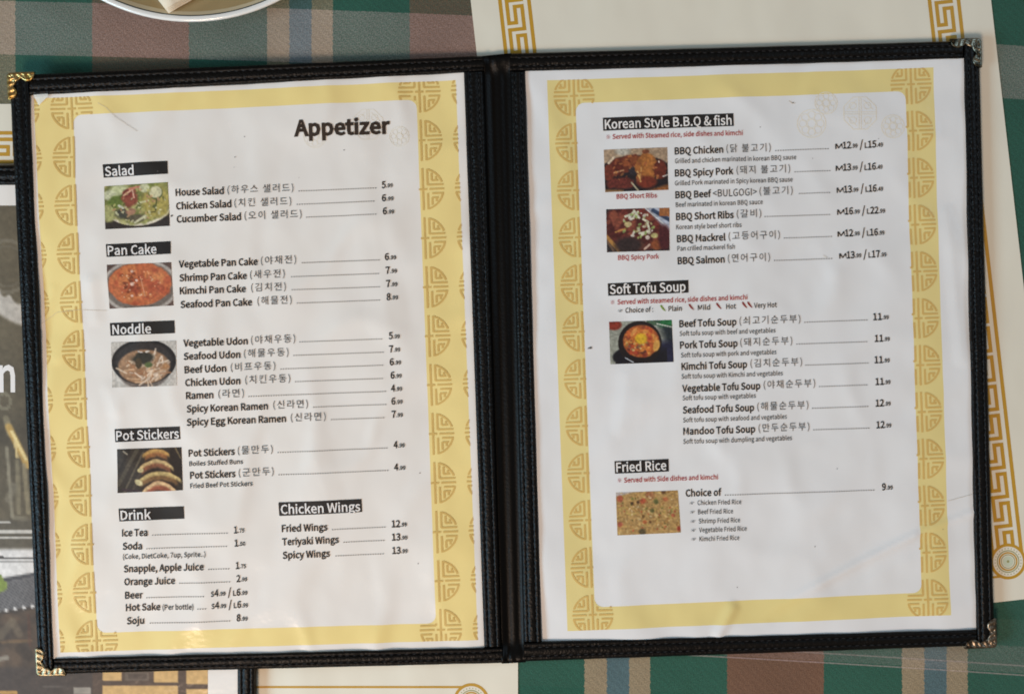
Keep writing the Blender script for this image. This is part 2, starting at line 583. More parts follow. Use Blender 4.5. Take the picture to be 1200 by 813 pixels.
def fillet(mb, pmap, inner, r, dz, mi):
    """small corner pieces that round the white panel"""
    for k in range(4):
        c, a, b = inner[k], inner[(k + 1) % 4], inner[(k - 1) % 4]
        u = Vector((a[0] - c[0], a[1] - c[1])).normalized(); w = Vector((b[0] - c[0], b[1] - c[1])).normalized()
        C = Vector(c); cen = C + u * r + w * r
        arc = [cen - (u * math.cos(t) + w * math.sin(t)) * r for t in [math.pi / 2 * i / 6 for i in range(7)]]
        for i in range(6):
            mb.poly([pmap(*p, dz) for p in up([tuple(C), tuple(arc[i]), tuple(arc[i + 1])])], mi)

def quad_grid(mb, pmap, quad, nx, ny, dz, mi=0):
    n = len(mb.v)
    for j in range(ny + 1):
        for i in range(nx + 1):
            s, t = i / nx, j / ny
            x = (quad[0][0] * (1 - s) + quad[1][0] * s) * (1 - t) + (quad[3][0] * (1 - s) + quad[2][0] * s) * t
            y = (quad[0][1] * (1 - s) + quad[1][1] * s) * (1 - t) + (quad[3][1] * (1 - s) + quad[2][1] * s) * t
            mb.v.append(pmap(x, y, dz))
    for j in range(ny):
        for i in range(nx):
            a = n + j * (nx + 1) + i
            mb.f.append((a, a + nx + 1, a + nx + 2, a + 1)); mb.m.append(mi)

# ------------------------------------------------------------------ printed food photographs (colour held per vertex)
def vnoise(u, v, fx, fy, seed):
    rng = np.random.RandomState(seed)
    g = rng.rand(int(fy) + 3, int(fx) + 3)
    x, y = np.clip(u, 0, .9999) * fx, np.clip(v, 0, .9999) * fy
    i, j = x.astype(int), y.astype(int)
    s, t = x - i, y - j
    s, t = s * s * (3 - 2 * s), t * t * (3 - 2 * t)
    return (g[j, i] * (1 - s) + g[j, i + 1] * s) * (1 - t) + (g[j + 1, i] * (1 - s) + g[j + 1, i + 1] * s) * t

class Paint:
    def __init__(self, nx, ny, bg, asp=1.45):
        u, v = np.meshgrid(np.linspace(0, 1, nx + 1), np.linspace(0, 1, ny + 1))
        self.u, self.v, self.asp = u, v, asp
        self.c = np.ones(u.shape + (3,)) * np.array(bg, float)
    def mix(self, mask, rgb):
        m = np.clip(mask, 0, 1)[..., None]
        self.c = self.c * (1 - m) + np.array(rgb, float) * m
    def ell(self, cx, cy, rx, ry, rgb, rot=0, soft=0.15, op=1.0, wob=0.0, seed=0):
        x, y = (self.u - cx) * self.asp, (self.v - cy)
        c, s = math.cos(rot), math.sin(rot)
        a, b = (x * c + y * s) / (rx * self.asp), (-x * s + y * c) / ry
        d = np.sqrt(a * a + b * b)
        if wob: d = d + wob * (vnoise(self.u, self.v, 14, 10, seed) - 0.5)
        self.mix((1 - d) / soft + 0.5 if soft > 0 else (d < 1) * 1.0, rgb) if op == 1 else self.mix(np.clip((1 - d) / soft + 0.5, 0, 1) * op, rgb)
    def line(self, x0, y0, x1, y1, w, rgb, op=1.0):
        L2 = ((x1 - x0) * self.asp) ** 2 + (y1 - y0) ** 2
        t = np.clip((((self.u - x0) * self.asp * (x1 - x0) * self.asp) + (self.v - y0) * (y1 - y0)) / L2, 0, 1)
        d = np.hypot((self.u - x0 - t * (x1 - x0)) * self.asp, self.v - y0 - t * (y1 - y0))
        self.mix(np.clip((w - d) / (0.5 * w) + 0.3, 0, 1) * op, rgb)
    def scatter(self, n, seed, region, size, cols, op=0.9, long=1.0):
        r = random.Random(seed)
        for _ in range(n):
            cx, cy, rx, ry = region
            a, q = r.uniform(0, 6.283), math.sqrt(r.random())
            s = r.uniform(*size)
            self.ell(cx + math.cos(a) * rx * q, cy + math.sin(a) * ry * q, s * long / self.asp, s, r.choice(cols), r.uniform(0, 3.14), 0.5, op)
    def grain(self, amt, seed, fx=36, fy=26):
        self.c = self.c * (1 + amt * (vnoise(self.u, self.v, fx, fy, seed) - 0.5) * 2)[..., None]
    def linear(self):
        c = np.clip(self.c, 0, 255) / 255
        c = c * 0.87 + c.mean(axis=2, keepdims=True) * 0.13
        return np.where(c <= 0.04045, c / 12.92, ((c + 0.055) / 1.055) ** 2.4)

NXP, NYP = 96, 66
def salad():
    p = Paint(NXP, NYP, (52, 42, 38))
    p.ell(.52, .30, .60, .66, (226, 216, 192), soft=.04)
    p.ell(.52, .28, .56, .62, (150, 148, 78), soft=.06)
    p.scatter(60, 1, (.5, .35, .48, .5), (.04, .12), [(165, 165, 90), (130, 140, 62), (185, 180, 110), (112, 118, 60)], .8, 1.6)
    p.ell(.80, .45, .22, .36, (176, 160, 78), soft=.4, wob=.3)
    p.ell(.22, .12, .16, .14, (200, 205, 150), soft=.4, wob=.4); p.ell(.08, .22, .1, .12, (210, 212, 170), soft=.4)
    p.ell(.17, .38, .12, .14, (108, 128, 52), soft=.5, wob=.4); p.ell(.28, .30, .07, .08, (90, 104, 40), soft=.5)
    p.ell(.06, .65, .1, .2, (176, 176, 110), soft=.4)
    p.ell(.28, .66, .12, .13, (74, 74, 62), soft=.5, wob=.4); p.ell(.48, .78, .16, .09, (96, 88, 66), soft=.5)
    p.ell(.39, .30, .12, .22, (150, 74, 54), rot=.2, soft=.3, wob=.3); p.ell(.36, .20, .08, .09, (134, 54, 44), soft=.4)
    p.ell(.40, .62, .08, .08, (176, 128, 98), soft=.4)
    p.line(.30, .24, .50, .06, .022, (226, 176, 140)); p.line(.44, .1, .46, .3, .02, (222, 168, 140)); p.line(.40, .10, .58, .06, .03, (200, 120, 96))
    p.ell(.63, .10, .08, .10, (206, 206, 160), soft=.3); p.ell(.80, .22, .115, .15, (92, 100, 50), soft=.1); p.ell(.80, .205, .10, .135, (212, 206, 160), soft=.2)
    p.line(.81, .38, .79, .62, .02, (96, 96, 46)); p.line(.66, .66, .78, .66, .02, (110, 104, 50)); p.line(.52, .44, .68, .39, .025, (208, 204, 150))
    p.line(.46, .88, .62, .74, .03, (216, 212, 170)); p.line(.22, .47, .28, .53, .03, (216, 214, 190)); p.line(.17, .62, .2, .68, .025, (206, 206, 160))
    p.scatter(50, 2, (.55, .5, .42, .4), (.012, .03), [(214, 208, 160), (90, 96, 44), (190, 186, 110), (196, 150, 104)], .8, 1.8)
    m = (p.v > .86 + .18 * np.abs(p.u - .55) * 0) & (((p.u - .52) / .60) ** 2 + ((p.v - .30) / .66) ** 2 > 1)
    p.mix(m * 1.0, (58, 50, 46)); p.grain(.14, 3)
    return p
def pancake():
    p = Paint(NXP, NYP, (98, 74, 66))
    p.ell(.50, .52, .60, .62, (186, 176, 166), soft=.05); p.ell(.5, .52, .545, .56, (120, 108, 98), soft=.06)
    p.ell(.5, .47, .49, .49, (205, 104, 58), soft=.06, wob=.06, seed=5)
    p.scatter(90, 4, (.5, .47, .44, .42), (.03, .09), [(214, 120, 66), (186, 78, 44), (196, 92, 60), (222, 138, 74), (170, 70, 42)], .6, 1.3)
    p.scatter(26, 5, (.35, .4, .2, .25), (.015, .04), [(120, 56, 30), (140, 62, 36)], .7, 1.2)
    p.scatter(30, 6, (.48, .5, .35, .35), (.01, .022), [(240, 190, 150), (236, 168, 120)], .9, 1.1)
    for a, b, s in ((.37, .46, .03), (.44, .38, .022), (.38, .17, .022), (.36, .73, .02)): p.ell(a, b, s, s * 1.4, (244, 200, 178), soft=.5)
    p.line(.50, .30, .56, .75, .012, (226, 150, 110)); p.grain(.12, 7)
    return p
def noodles():
    p = Paint(NXP, NYP, (206, 200, 190))
    p.ell(.5, .56, .42, .50, (120, 108, 100), soft=.1)
    p.ell(.5, .45, .50, .50, (40, 35, 34), soft=.03); p.ell(.5, .42, .44, .40, (58, 52, 50), soft=.1)
    p.ell(.5, .56, .40, .38, (170, 128, 92), soft=.1)
    r = random.Random(8)
    for _ in range(64):
        a = r.uniform(0, 6.28); q = math.sqrt(r.random())
        cx, cy = .5 + .37 * q * math.cos(a), .58 + .34 * q * math.sin(a)
        if cy < .36 and .36 < cx < .62: continue
        t = r.uniform(-.9, 1.2) if cx < .5 else r.uniform(1.2, 3.2)
        l = r.uniform(.05, .12)
        p.line(cx - l * math.cos(t), cy - l * math.sin(t), cx + l * math.cos(t), cy + l * math.sin(t), .021,
               r.choice([(226, 198, 166), (212, 170, 130), (236, 212, 186), (176, 122, 82), (204, 176, 150)]), .85)
    p.ell(.50, .36, .16, .12, (56, 54, 44), soft=.45, wob=.6, seed=9); p.ell(.42, .48, .05, .12, (80, 66, 46), soft=.4)
    p.ell(.57, .52, .06, .06, (96, 112, 62), soft=.4); p.ell(.83, .56, .05, .07, (186, 132, 84), soft=.4)
    p.line(.42, .22, .48, .24, .015, (216, 206, 196)); p.line(.54, .23, .58, .22, .02, (226, 218, 206)); p.grain(.12, 10)
    return p
def dumplings():
    p = Paint(NXP, NYP, (58, 50, 42))
    p.line(.02, .80, .32, .0, .05, (84, 76, 62)); p.line(.10, 1., .40, .1, .025, (96, 86, 70)); p.line(.22, 1.0, .38, .5, .03, (78, 66, 56))
    p.line(.04, .5, .2, .0, .04, (46, 40, 34)); p.line(.10, .05, .16, .12, .02, (150, 140, 120))
    p.ell(.92, .35, .12, .5, (44, 32, 24), soft=.4); p.line(.9, 0, .98, .25, .02, (110, 92, 60))
    def dump(cx, cy, rx, th, bow, rim, core):
        # a crescent: the rim bows up in the middle, the browned side shows below it
        top = cy - bow * (1 - ((p.u - cx) / rx) ** 2) + .03 * (vnoise(p.u, p.v, 16, 10, int(cy * 50)) - .5)
        ends = np.clip((1 - np.abs(p.u - cx) / rx) * 9, 0, 1)
        p.mix(np.clip((p.v - top) * 22, 0, 1) * np.clip((top + th * 1.9 - p.v) * 12, 0, 1) * np.clip((1 - np.abs(p.u - cx) / (rx * .86)) * 6, 0, 1), core)
        p.mix(np.clip((p.v - top - th * 1.5) * 12, 0, 1) * np.clip((top + th * 2.4 - p.v) * 12, 0, 1) * np.clip((1 - np.abs(p.u - cx) / (rx * .8)) * 6, 0, 1), (46, 30, 26))
        p.mix(np.clip((p.v - top) * 26, 0, 1) * np.clip((top + th - p.v) * 16, 0, 1) * ends, rim)
    dump(.60, .14, .22, .13, .14, (206, 156, 80), (160, 100, 52)); dump(.60, .46, .28, .14, .22, (218, 186, 124), (150, 92, 62))
    dump(.64, .76, .36, .14, .24, (212, 184, 116), (136, 98, 58)); dump(.64, 1.02, .28, .15, .28, (230, 190, 136), (162, 84, 56))
    p.ell(.33, .78, .07, .06, (222, 206, 150), soft=.4, rot=.6); p.ell(.36, .50, .05, .05, (204, 186, 130), soft=.4)
    p.line(.08, .93, .35, .98, .03, (66, 50, 54)); p.grain(.14, 11)
    return p
def ribs():
    p = Paint(NXP, NYP, (176, 148, 118))
    p.ell(.30, .05, .12, .1, (190, 184, 168), soft=.6)
    p.ell(.48, .64, .62, .48, (38, 30, 34), soft=.06); p.mix(np.clip((p.v - .93 - .1 * (p.u - .2)) * 20, 0, 1) * (p.u < .3), (150, 110, 66))
    p.mix(np.clip((p.v - 1.25 + .42 * p.u) * 14, 0, 1), (160, 96, 48))
    p.ell(.32, .36, .28, .20, (118, 52, 34), rot=-.25, soft=.15, wob=.3); p.ell(.40, .30, .2, .09, (150, 76, 40), rot=-.3, soft=.4); p.ell(.2, .42, .1, .2, (98, 38, 28), soft=.3)
    p.ell(.06, .55, .09, .2, (120, 50, 34), soft=.2, wob=.3); p.ell(.24, .80, .22, .14, (112, 46, 38), soft=.3, wob=.4); p.ell(.46, .52, .08, .1, (50, 44, 50), soft=.4)
    p.ell(.66, .48, .17, .38, (170, 100, 44), rot=.1, soft=.1, wob=.2); p.ell(.70, .42, .12, .26, (186, 112, 48), soft=.5); p.ell(.66, .08, .06, .05, (130, 70, 44), soft=.3)
    p.ell(.66, .80, .16, .14, (130, 50, 32), soft=.4); p.ell(.88, .52, .1, .22, (112, 44, 30), soft=.2, wob=.2)
    p.line(.52, .55, .56, .78, .025, (214, 160, 90)); p.line(.58, .45, .56, .75, .015, (206, 150, 80)); p.line(.07, .32, .16, .18, .03, (224, 200, 168)); p.line(.15, .55, .3, .5, .02, (196, 140, 96))
    p.line(.42, .80, .52, .99, .02, (170, 160, 130)); p.ell(.86, .33, .015, .025, (240, 220, 200), soft=.5); p.line(.92, .68, 1, .64, .015, (210, 200, 190))
    p.scatter(40, 12, (.5, .5, .4, .35), (.01, .03), [(196, 120, 60), (90, 34, 26), (160, 84, 48)], .7, 2); p.grain(.16, 13)
    return p
def pork():
    p = Paint(NXP, NYP, (60, 48, 48))
    p.ell(.45, .42, .62, .72, (46, 44, 46), soft=.04); p.ell(.5, .38, .55, .62, (96, 42, 36), soft=.08)
    p.line(.0, .64, .22, 1.02, .05, (176, 124, 58)); p.line(0, .74, .12, 1.0, .03, (110, 84, 66))
    p.scatter(70, 14, (.48, .4, .46, .48), (.04, .1), [(126, 50, 42), (104, 36, 32), (140, 66, 50), (84, 32, 30), (150, 76, 54)], .85, 1.3)
    p.ell(.35, .85, .22, .2, (54, 40, 40), soft=.5)
    p.mix(np.clip((p.u * 1.0 - .62 - p.v * .62 + .02) * 14, 0, 1), (176, 186, 204)); p.line(.74, .05, 1.0, .28, .05, (54, 70, 100)); p.line(.62, .0, .99, .48, .015, (222, 224, 226))
    p.mix(((p.u > .84) & (p.v < .2 - .1 * (1 - p.u))) * .9, (182, 102, 42))
    for a in ((.30, .18, .42, .12), (.36, .22, .44, .06), (.40, .25, .50, .08), (.44, .05, .52, .22), (.58, .25, .66, .32), (.64, .30, .68, .50), (.52, .58, .68, .55), (.56, .62, .66, .52)):
        p.line(*a, .028, (214, 214, 186))
    p.scatter(40, 15, (.5, .38, .26, .3), (.012, .032), [(216, 212, 180), (150, 176, 96), (196, 190, 130), (230, 226, 210)], .9, 1.7)
    p.ell(.34, .36, .06, .06, (196, 176, 120), soft=.4); p.line(.14, .54, .30, .46, .02, (190, 130, 66)); p.ell(.76, .64, .06, .06, (200, 190, 120), soft=.4); p.ell(.65, .68, .035, .05, (226, 210, 196), soft=.4)
    p.ell(.80, .86, .1, .12, (150, 78, 42), soft=.4); p.ell(.92, .7, .1, .3, (86, 34, 38), soft=.4); p.line(.6, .95, .68, .85, .025, (206, 170, 150)); p.grain(.16, 16)
    return p
def soup():
    p = Paint(NXP, NYP, (158, 162, 148))
    p.ell(.08, .08, .12, .12, (150, 52, 34), soft=.3); p.mix(((p.v < .12) & (p.u > .6)) * .8, (52, 84, 56)); p.mix(np.clip((p.u - .72 - .2 * p.v) * 8, 0, 1), (40, 50, 56))
    p.mix(np.clip((p.u - .74) * 10, 0, 1) * np.clip((.2 - p.v) * 10, 0, 1), (38, 120, 66)); p.mix(np.clip((p.v - .42) * 6, 0, 1) * np.clip((p.u - .6) * 8, 0, 1), (32, 34, 62))
    p.line(.76, .08, 1.0, .17, .015, (206, 214, 200))
    p.ell(.42, .84, .38, .26, (22, 22, 30), soft=.08); p.ell(.48, .52, .345, .52, (30, 22, 24), soft=.04); p.mix(((p.v > .55) & (p.u > .08 + .2 * (1 - p.v)) & (p.u < .9)) * np.clip((p.v - .6) * 6, 0, 1) * (((p.u - .48) / .345) ** 2 + ((p.v - .52) / .52) ** 2 > 1), (20, 20, 30))
    p.ell(.50, .48, .285, .38, (176, 84, 40), soft=.06); p.ell(.5, .48, .25, .34, (206, 108, 40), soft=.4)
    p.scatter(70, 17, (.5, .48, .25, .34), (.02, .06), [(220, 130, 50), (178, 62, 34), (232, 160, 70), (140, 56, 36), (216, 96, 44)], .75, 1.4)
    p.scatter(30, 18, (.45, .6, .2, .2), (.012, .03), [(150, 120, 60), (110, 80, 70), (226, 196, 120), (96, 46, 36)], .8, 1.4)
    p.ell(.50, .42, .095, .13, (226, 176, 30), soft=.4); p.ell(.74, .60, .05, .14, (222, 160, 70), rot=.3, soft=.3); p.line(.24, .86, .36, .97, .012, (190, 196, 204)); p.ell(.39, .26, .03, .12, (232, 150, 70), rot=.6, soft=.4)
    p.grain(.14, 19)
    return p
def rice():
    p = Paint(NXP, NYP, (186, 146, 84))
    p.mix(np.clip((.12 - p.v - p.u * .35) * 20, 0, 1), (200, 190, 186))
    p.scatter(420, 20, (.5, .5, .75, .75), (.012, .026), [(206, 170, 104), (172, 128, 66), (218, 184, 116), (160, 112, 56), (196, 152, 84), (188, 160, 80)], .8, 1.9)
    for x, y, s, c in ((.06, .14, .06, (176, 72, 50)), (.43, .22, .06, (178, 66, 42)), (.79, .2, .05, (186, 92, 52)), (.05, .76, .06, (170, 66, 52)), (.97, .9, .05, (160, 40, 34)), (.44, .72, .035, (190, 92, 46)),
                       (.90, .58, .035, (186, 88, 60)), (.35, .24, .035, (66, 40, 28)), (.25, .26, .03, (58, 44, 30)), (.64, .24, .05, (80, 90, 42)), (.57, .46, .045, (88, 92, 46)), (.48, .4, .035, (104, 106, 44)),
                       (.40, .95, .07, (70, 64, 44)), (.86, .48, .04, (126, 124, 60)), (.53, .72, .025, (92, 58, 30)), (.77, .03, .05, (92, 56, 34)), (.26, .16, .03, (110, 116, 50)), (.42, .58, .03, (120, 84, 40)), (.55, .07, .08, (170, 104, 66))):
        p.ell(x, y, s / 1.3, s * 1.15, c, soft=.7, op=.8, wob=.7, seed=int(x * 50))
    p.scatter(40, 21, (.5, .5, .5, .5), (.01, .02), [(226, 200, 150), (110, 112, 50), (190, 80, 50)], .8, 1.5); p.grain(.15, 22)
    return p

def colour_grid(name, pmap, quad, paint, dz, parent, mat, label=None):
    ny, nx = paint.u.shape[0] - 1, paint.u.shape[1] - 1
    mb = MB(); quad_grid(mb, pmap, quad, nx, ny, dz)
    o = mb.build(name, mat, parent, True)
    ca = o.data.color_attributes.new('print', 'FLOAT_COLOR', 'POINT')
    lincol = paint.linear().reshape(-1, 3)
    ca.data.foreach_set('color', np.concatenate([lincol, np.ones((len(lincol), 1))], 1).ravel().astype(np.float32))
    if label: o["label"] = label
    return o

# ------------------------------------------------------------------ leatherette binding
PROFILE = [(0.0, -2.4), (0.0, -0.5), (0.025, 0.35), (0.09, 0.95), (0.18, 1.15), (0.245, 1.10), (0.28, 0.88), (0.315, 1.10), (0.40, 1.30), (0.5, 1.36),
           (0.60, 1.30), (0.685, 1.10), (0.72, 0.88), (0.755, 1.10), (0.84, 1.18), (0.93, 1.05), (0.98, 0.55), (1.0, -1.7)]
def strip(mb, pmap, o0, o1, i0, i1, seed, n=110, height=1.6, caps=True):
    """a folded, stitched strip: outer edge o0-o1, inner edge i0-i1 (photo pixels)"""
    base = len(mb.v); P = len(PROFILE)
    for k in range(n + 1):
        s = k / n
        ox, oy = o0[0] + (o1[0] - o0[0]) * s, o0[1] + (o1[1] - o0[1]) * s
        ix, iy = i0[0] + (i1[0] - i0[0]) * s, i0[1] + (i1[1] - i0[1]) * s
        wv = 0.8 * noise.noise((s * 9, seed, 0))
        top = None
        for j, (t, dz) in enumerate(PROFILE):
            ww = wv * (1 - abs(2 * t - 1)) + (0.7 * noise.noise((s * 14, seed, 5)) if t == 0.0 or j == 2 else 0)
            x, y = ox + (ix - ox) * t, oy + (iy - oy) * t
            L = math.hypot(ix - ox, iy - oy)
            x += (ix - ox) / L * ww * 0.5; y += (iy - oy) / L * ww * 0.5
            h = dz * height if dz > 0 else dz
            h += 0.07 * noise.noise((x / 11, y / 11, seed)) if 0.05 < t < 0.95 else 0
            p = pmap(x, y, h * MM if dz > 0 else 0.5 * MM)
            if dz <= 0:
                p[2] += (dz - 0.5) * MM
            mb.v.append(p); mb.m
    # orientation: compare with +z
    a, b, c = Vector(mb.v[base + 8]), Vector(mb.v[base + P + 8]), Vector(mb.v[base + 9])
    flip = (b - a).cross(c - a).z < 0
    for k in range(n):
        for j in range(P):
            q = [base + k * P + j, base + (k + 1) * P + j, base + (k + 1) * P + (j + 1) % P, base + k * P + (j + 1) % P]
            mb.f.append(q[::-1] if flip else q); mb.m.append(0)
    e0 = list(range(base, base + P)); e1 = list(range(base + n * P, base + n * P + P))
    mb.f.append(e0 if flip else e0[::-1]); mb.m.append(0)
    mb.f.append(e1[::-1] if flip else e1); mb.m.append(0)

def stitches(mb, pmap, o0, o1, i0, i1, seed, margin=6):
    r = random.Random(seed)
    L = math.hypot(o1[0] - o0[0], o1[1] - o0[1])
    pitch = 8.6
    for t in (0.28, 0.72):
        d = margin + r.uniform(0, 4)
        while d < L - margin - 5:
            ring = []
            for (a, w, h) in ((0, 0.15, 1.3), (1.2, .75, 1.64), (3.0, .85, 1.8), (4.8, .75, 1.64), (6.0, .15, 1.3)):
                s = (d + a) / L
                ox, oy = o0[0] + (o1[0] - o0[0]) * s, o0[1] + (o1[1] - o0[1]) * s
                ix, iy = i0[0] + (i1[0] - i0[0]) * s, i0[1] + (i1[1] - i0[1]) * s
                ww = math.hypot(ix - ox, iy - oy)
                nx, ny = (ix - ox) / ww, (iy - oy) / ww
                cx, cy = ox + (ix - ox) * t, oy + (iy - oy) * t
                cx += 0.4 * noise.noise((s * 9, seed, 0)); sk = (a - 3) * 0.14
                ring.append([pmap(cx + nx * (sk - w), cy + ny * (sk - w), (h - .3) * MM), pmap(cx + nx * sk, cy + ny * sk, h * MM), pmap(cx + nx * (sk + w), cy + ny * (sk + w), (h - .3) * MM)])
            b = len(mb.v)
            for q in ring: mb.v += q
            for k in range(4):
                for j in range(2):
                    f = [b + k * 3 + j, b + (k + 1) * 3 + j, b + (k + 1) * 3 + j + 1, b + k * 3 + j + 1]
                    A, B, C = (Vector(mb.v[i]) for i in f[:3])
                    mb.f.append(f if (B - A).cross(C - A).z > 0 else f[::-1]); mb.m.append(0)
            d += pitch + r.uniform(-.5, .5)

def corner_guard(pmap, corner, ux, uy, la, lb, mat, parent, label, seed, w0=9.5, z=1.35):
    """stamped metal corner: two scalloped arms that wrap over the edge; ux, uy are unit pixel vectors along the arms"""
    r = 4.0
    N = 60
    path = []
    for k in range(N + 1):
        s = -la + (la + lb) * k / N
        if s < -r:
            o, d = (abs(s), 0), (0, 1)
        elif s > r:
            o, d = (0, s), (1, 0)
        else:
            t = (s + r) / (2 * r) * math.pi / 2
            o = (r - r * math.sin(t), r - r * math.cos(t)); d = (math.sin(t), math.cos(t))
        a = abs(s)
        Lm = la if s < 0 else lb
        f = a / Lm
        lob = abs(math.sin(math.pi * (f * 2.0 + 0.0))) if f > 0.06 else 0.3
        w = w0 * (0.50 + 0.50 * lob) * (1.0 if f < .94 else max(0.12, (1 - f) / .06))
        if f < .14: w = w0 * 1.15
        path.append((o, d, w, s))
    cross = [(-0.02, -2.8), (-0.10, -0.2), (-0.05, 0.55), (0.06, 0.85), (0.2, 0.70), (0.35, 0.55), (0.5, 0.80), (0.65, 0.60), (0.8, 0.95), (0.92, 0.85), (1.0, 0.35), (1.0, -0.3)]
    vs, fs = [], []
    P = len(cross)
    C = Vector(corner); X, Y = Vector(ux), Vector(uy)
    for (o, d, w, s) in path:
        for j, (t, h) in enumerate(cross):
            e = 6.0 * t if t < 0.12 else w * t
            q = C + X * (o[0] + d[0] * e) + Y * (o[1] + d[1] * e)
            rel = 0.32 * math.sin(s * 0.95 + t * 4 + seed) * math.sin(t * math.pi) if 0.1 < t < 0.9 else 0
            hh = h + rel + z
            p = pmap(q.x, q.y, max(hh, 0.3) * MM)
            if hh < 0.3: p[2] += (hh - 0.3) * MM
            vs.append(p)
    n = len(path)
    for k in range(n - 1):
        for j in range(P - 1):
            fs.append((k * P + j, (k + 1) * P + j, (k + 1) * P + j + 1, k * P + j + 1))
    a, b, c = Vector(vs[4]), Vector(vs[P + 4]), Vector(vs[5])
    if (b - a).cross(c - a).z < 0: fs = [f[::-1] for f in fs]
    o = make_mesh('corner_protector', vs, fs, mat, parent, smooth=True)
    so = o.modifiers.new('sheet', 'SOLIDIFY'); so.thickness = 0.0003; so.offset = -1
    if label: o['label'] = label
    return o

def board(pmap, quad, name, parent):
    """stiff panel under a page and its bindings"""
    top = [pmap(*p, -1.8 * MM) for p in quad]
    vs = top + [[p[0], p[1], p[2] - 0.6 * MM] for p in top]
    mb = MB()
    mb.add(vs, [(3, 2, 1, 0), (4, 5, 6, 7)] + [(i, (i + 1) % 4, 4 + (i + 1) % 4, 4 + i) for i in range(4)])
    return mb

def panel(name, pmap, parent, outer, inner, rng, label, spine_side=None):
    """outer and inner quads TL, TR, BR, BL: upright strips run the full height, the level ones butt between them"""
    mb = board(pmap, [((o[0] * 9 + i[0]) / 10, (o[1] * 9 + i[1]) / 10) for o, i in zip(outer, inner)], name, parent)
    st = MB()
    L = [(outer[0], outer[3], (inner[0][0], line_y(outer[0], outer[1])(inner[0][0])), (inner[3][0], line_y(outer[3], outer[2])(inner[3][0]))),
         (outer[1], outer[2], (inner[1][0], line_y(outer[0], outer[1])(inner[1][0])), (inner[2][0], line_y(outer[3], outer[2])(inner[2][0])))]
    for k, (a, b, c, d) in enumerate(L):
        if k == spine_side:
            sx = 1 if k == 1 else 0
            ta, tb = (inner[1], inner[2]) if k == 1 else (inner[0], inner[3])
            cut = lambda p, yy: (line_x(L[k][0], L[k][1])(yy), yy)
            a, b, c, d = cut(a, ta[1] + .6), cut(b, tb[1] - .6), (ta[0], ta[1] + .6), (tb[0], tb[1] - .6)
        strip(mb, pmap, a, b, c, d, rng + k); stitches(st, pmap, a, b, c, d, rng + k)
    tops = [(L[0][2], L[1][2], inner[0], inner[1]), (L[0][3], L[1][3], inner[3], inner[2])]
    for k, (a, b, c, d) in enumerate(tops):
        if spine_side == 0: a = outer[0] if k == 0 else outer[3]; c = (a[0] + .3, c[1] + .0)
        else: a = (a[0] + .7, a[1]); c = (c[0] + .7, c[1])
        if spine_side == 1: b = outer[1] if k == 0 else outer[2]; d = (b[0] - .3, d[1])
        else: b = (b[0] - .7, b[1]); d = (d[0] - .7, d[1])
        strip(mb, pmap, a, b, c, d, rng + 10 + k, height=1.52); stitches(st, pmap, a, b, c, d, rng + 10 + k)
    o = mb.build(name, M['leather'], parent, True)
    if label: o['label'] = label
    try:
        o.data.set_sharp_from_angle(angle=math.radians(70))
    except Exception: pass
    s = st.build('stitching', M['thread'], o)
    return o

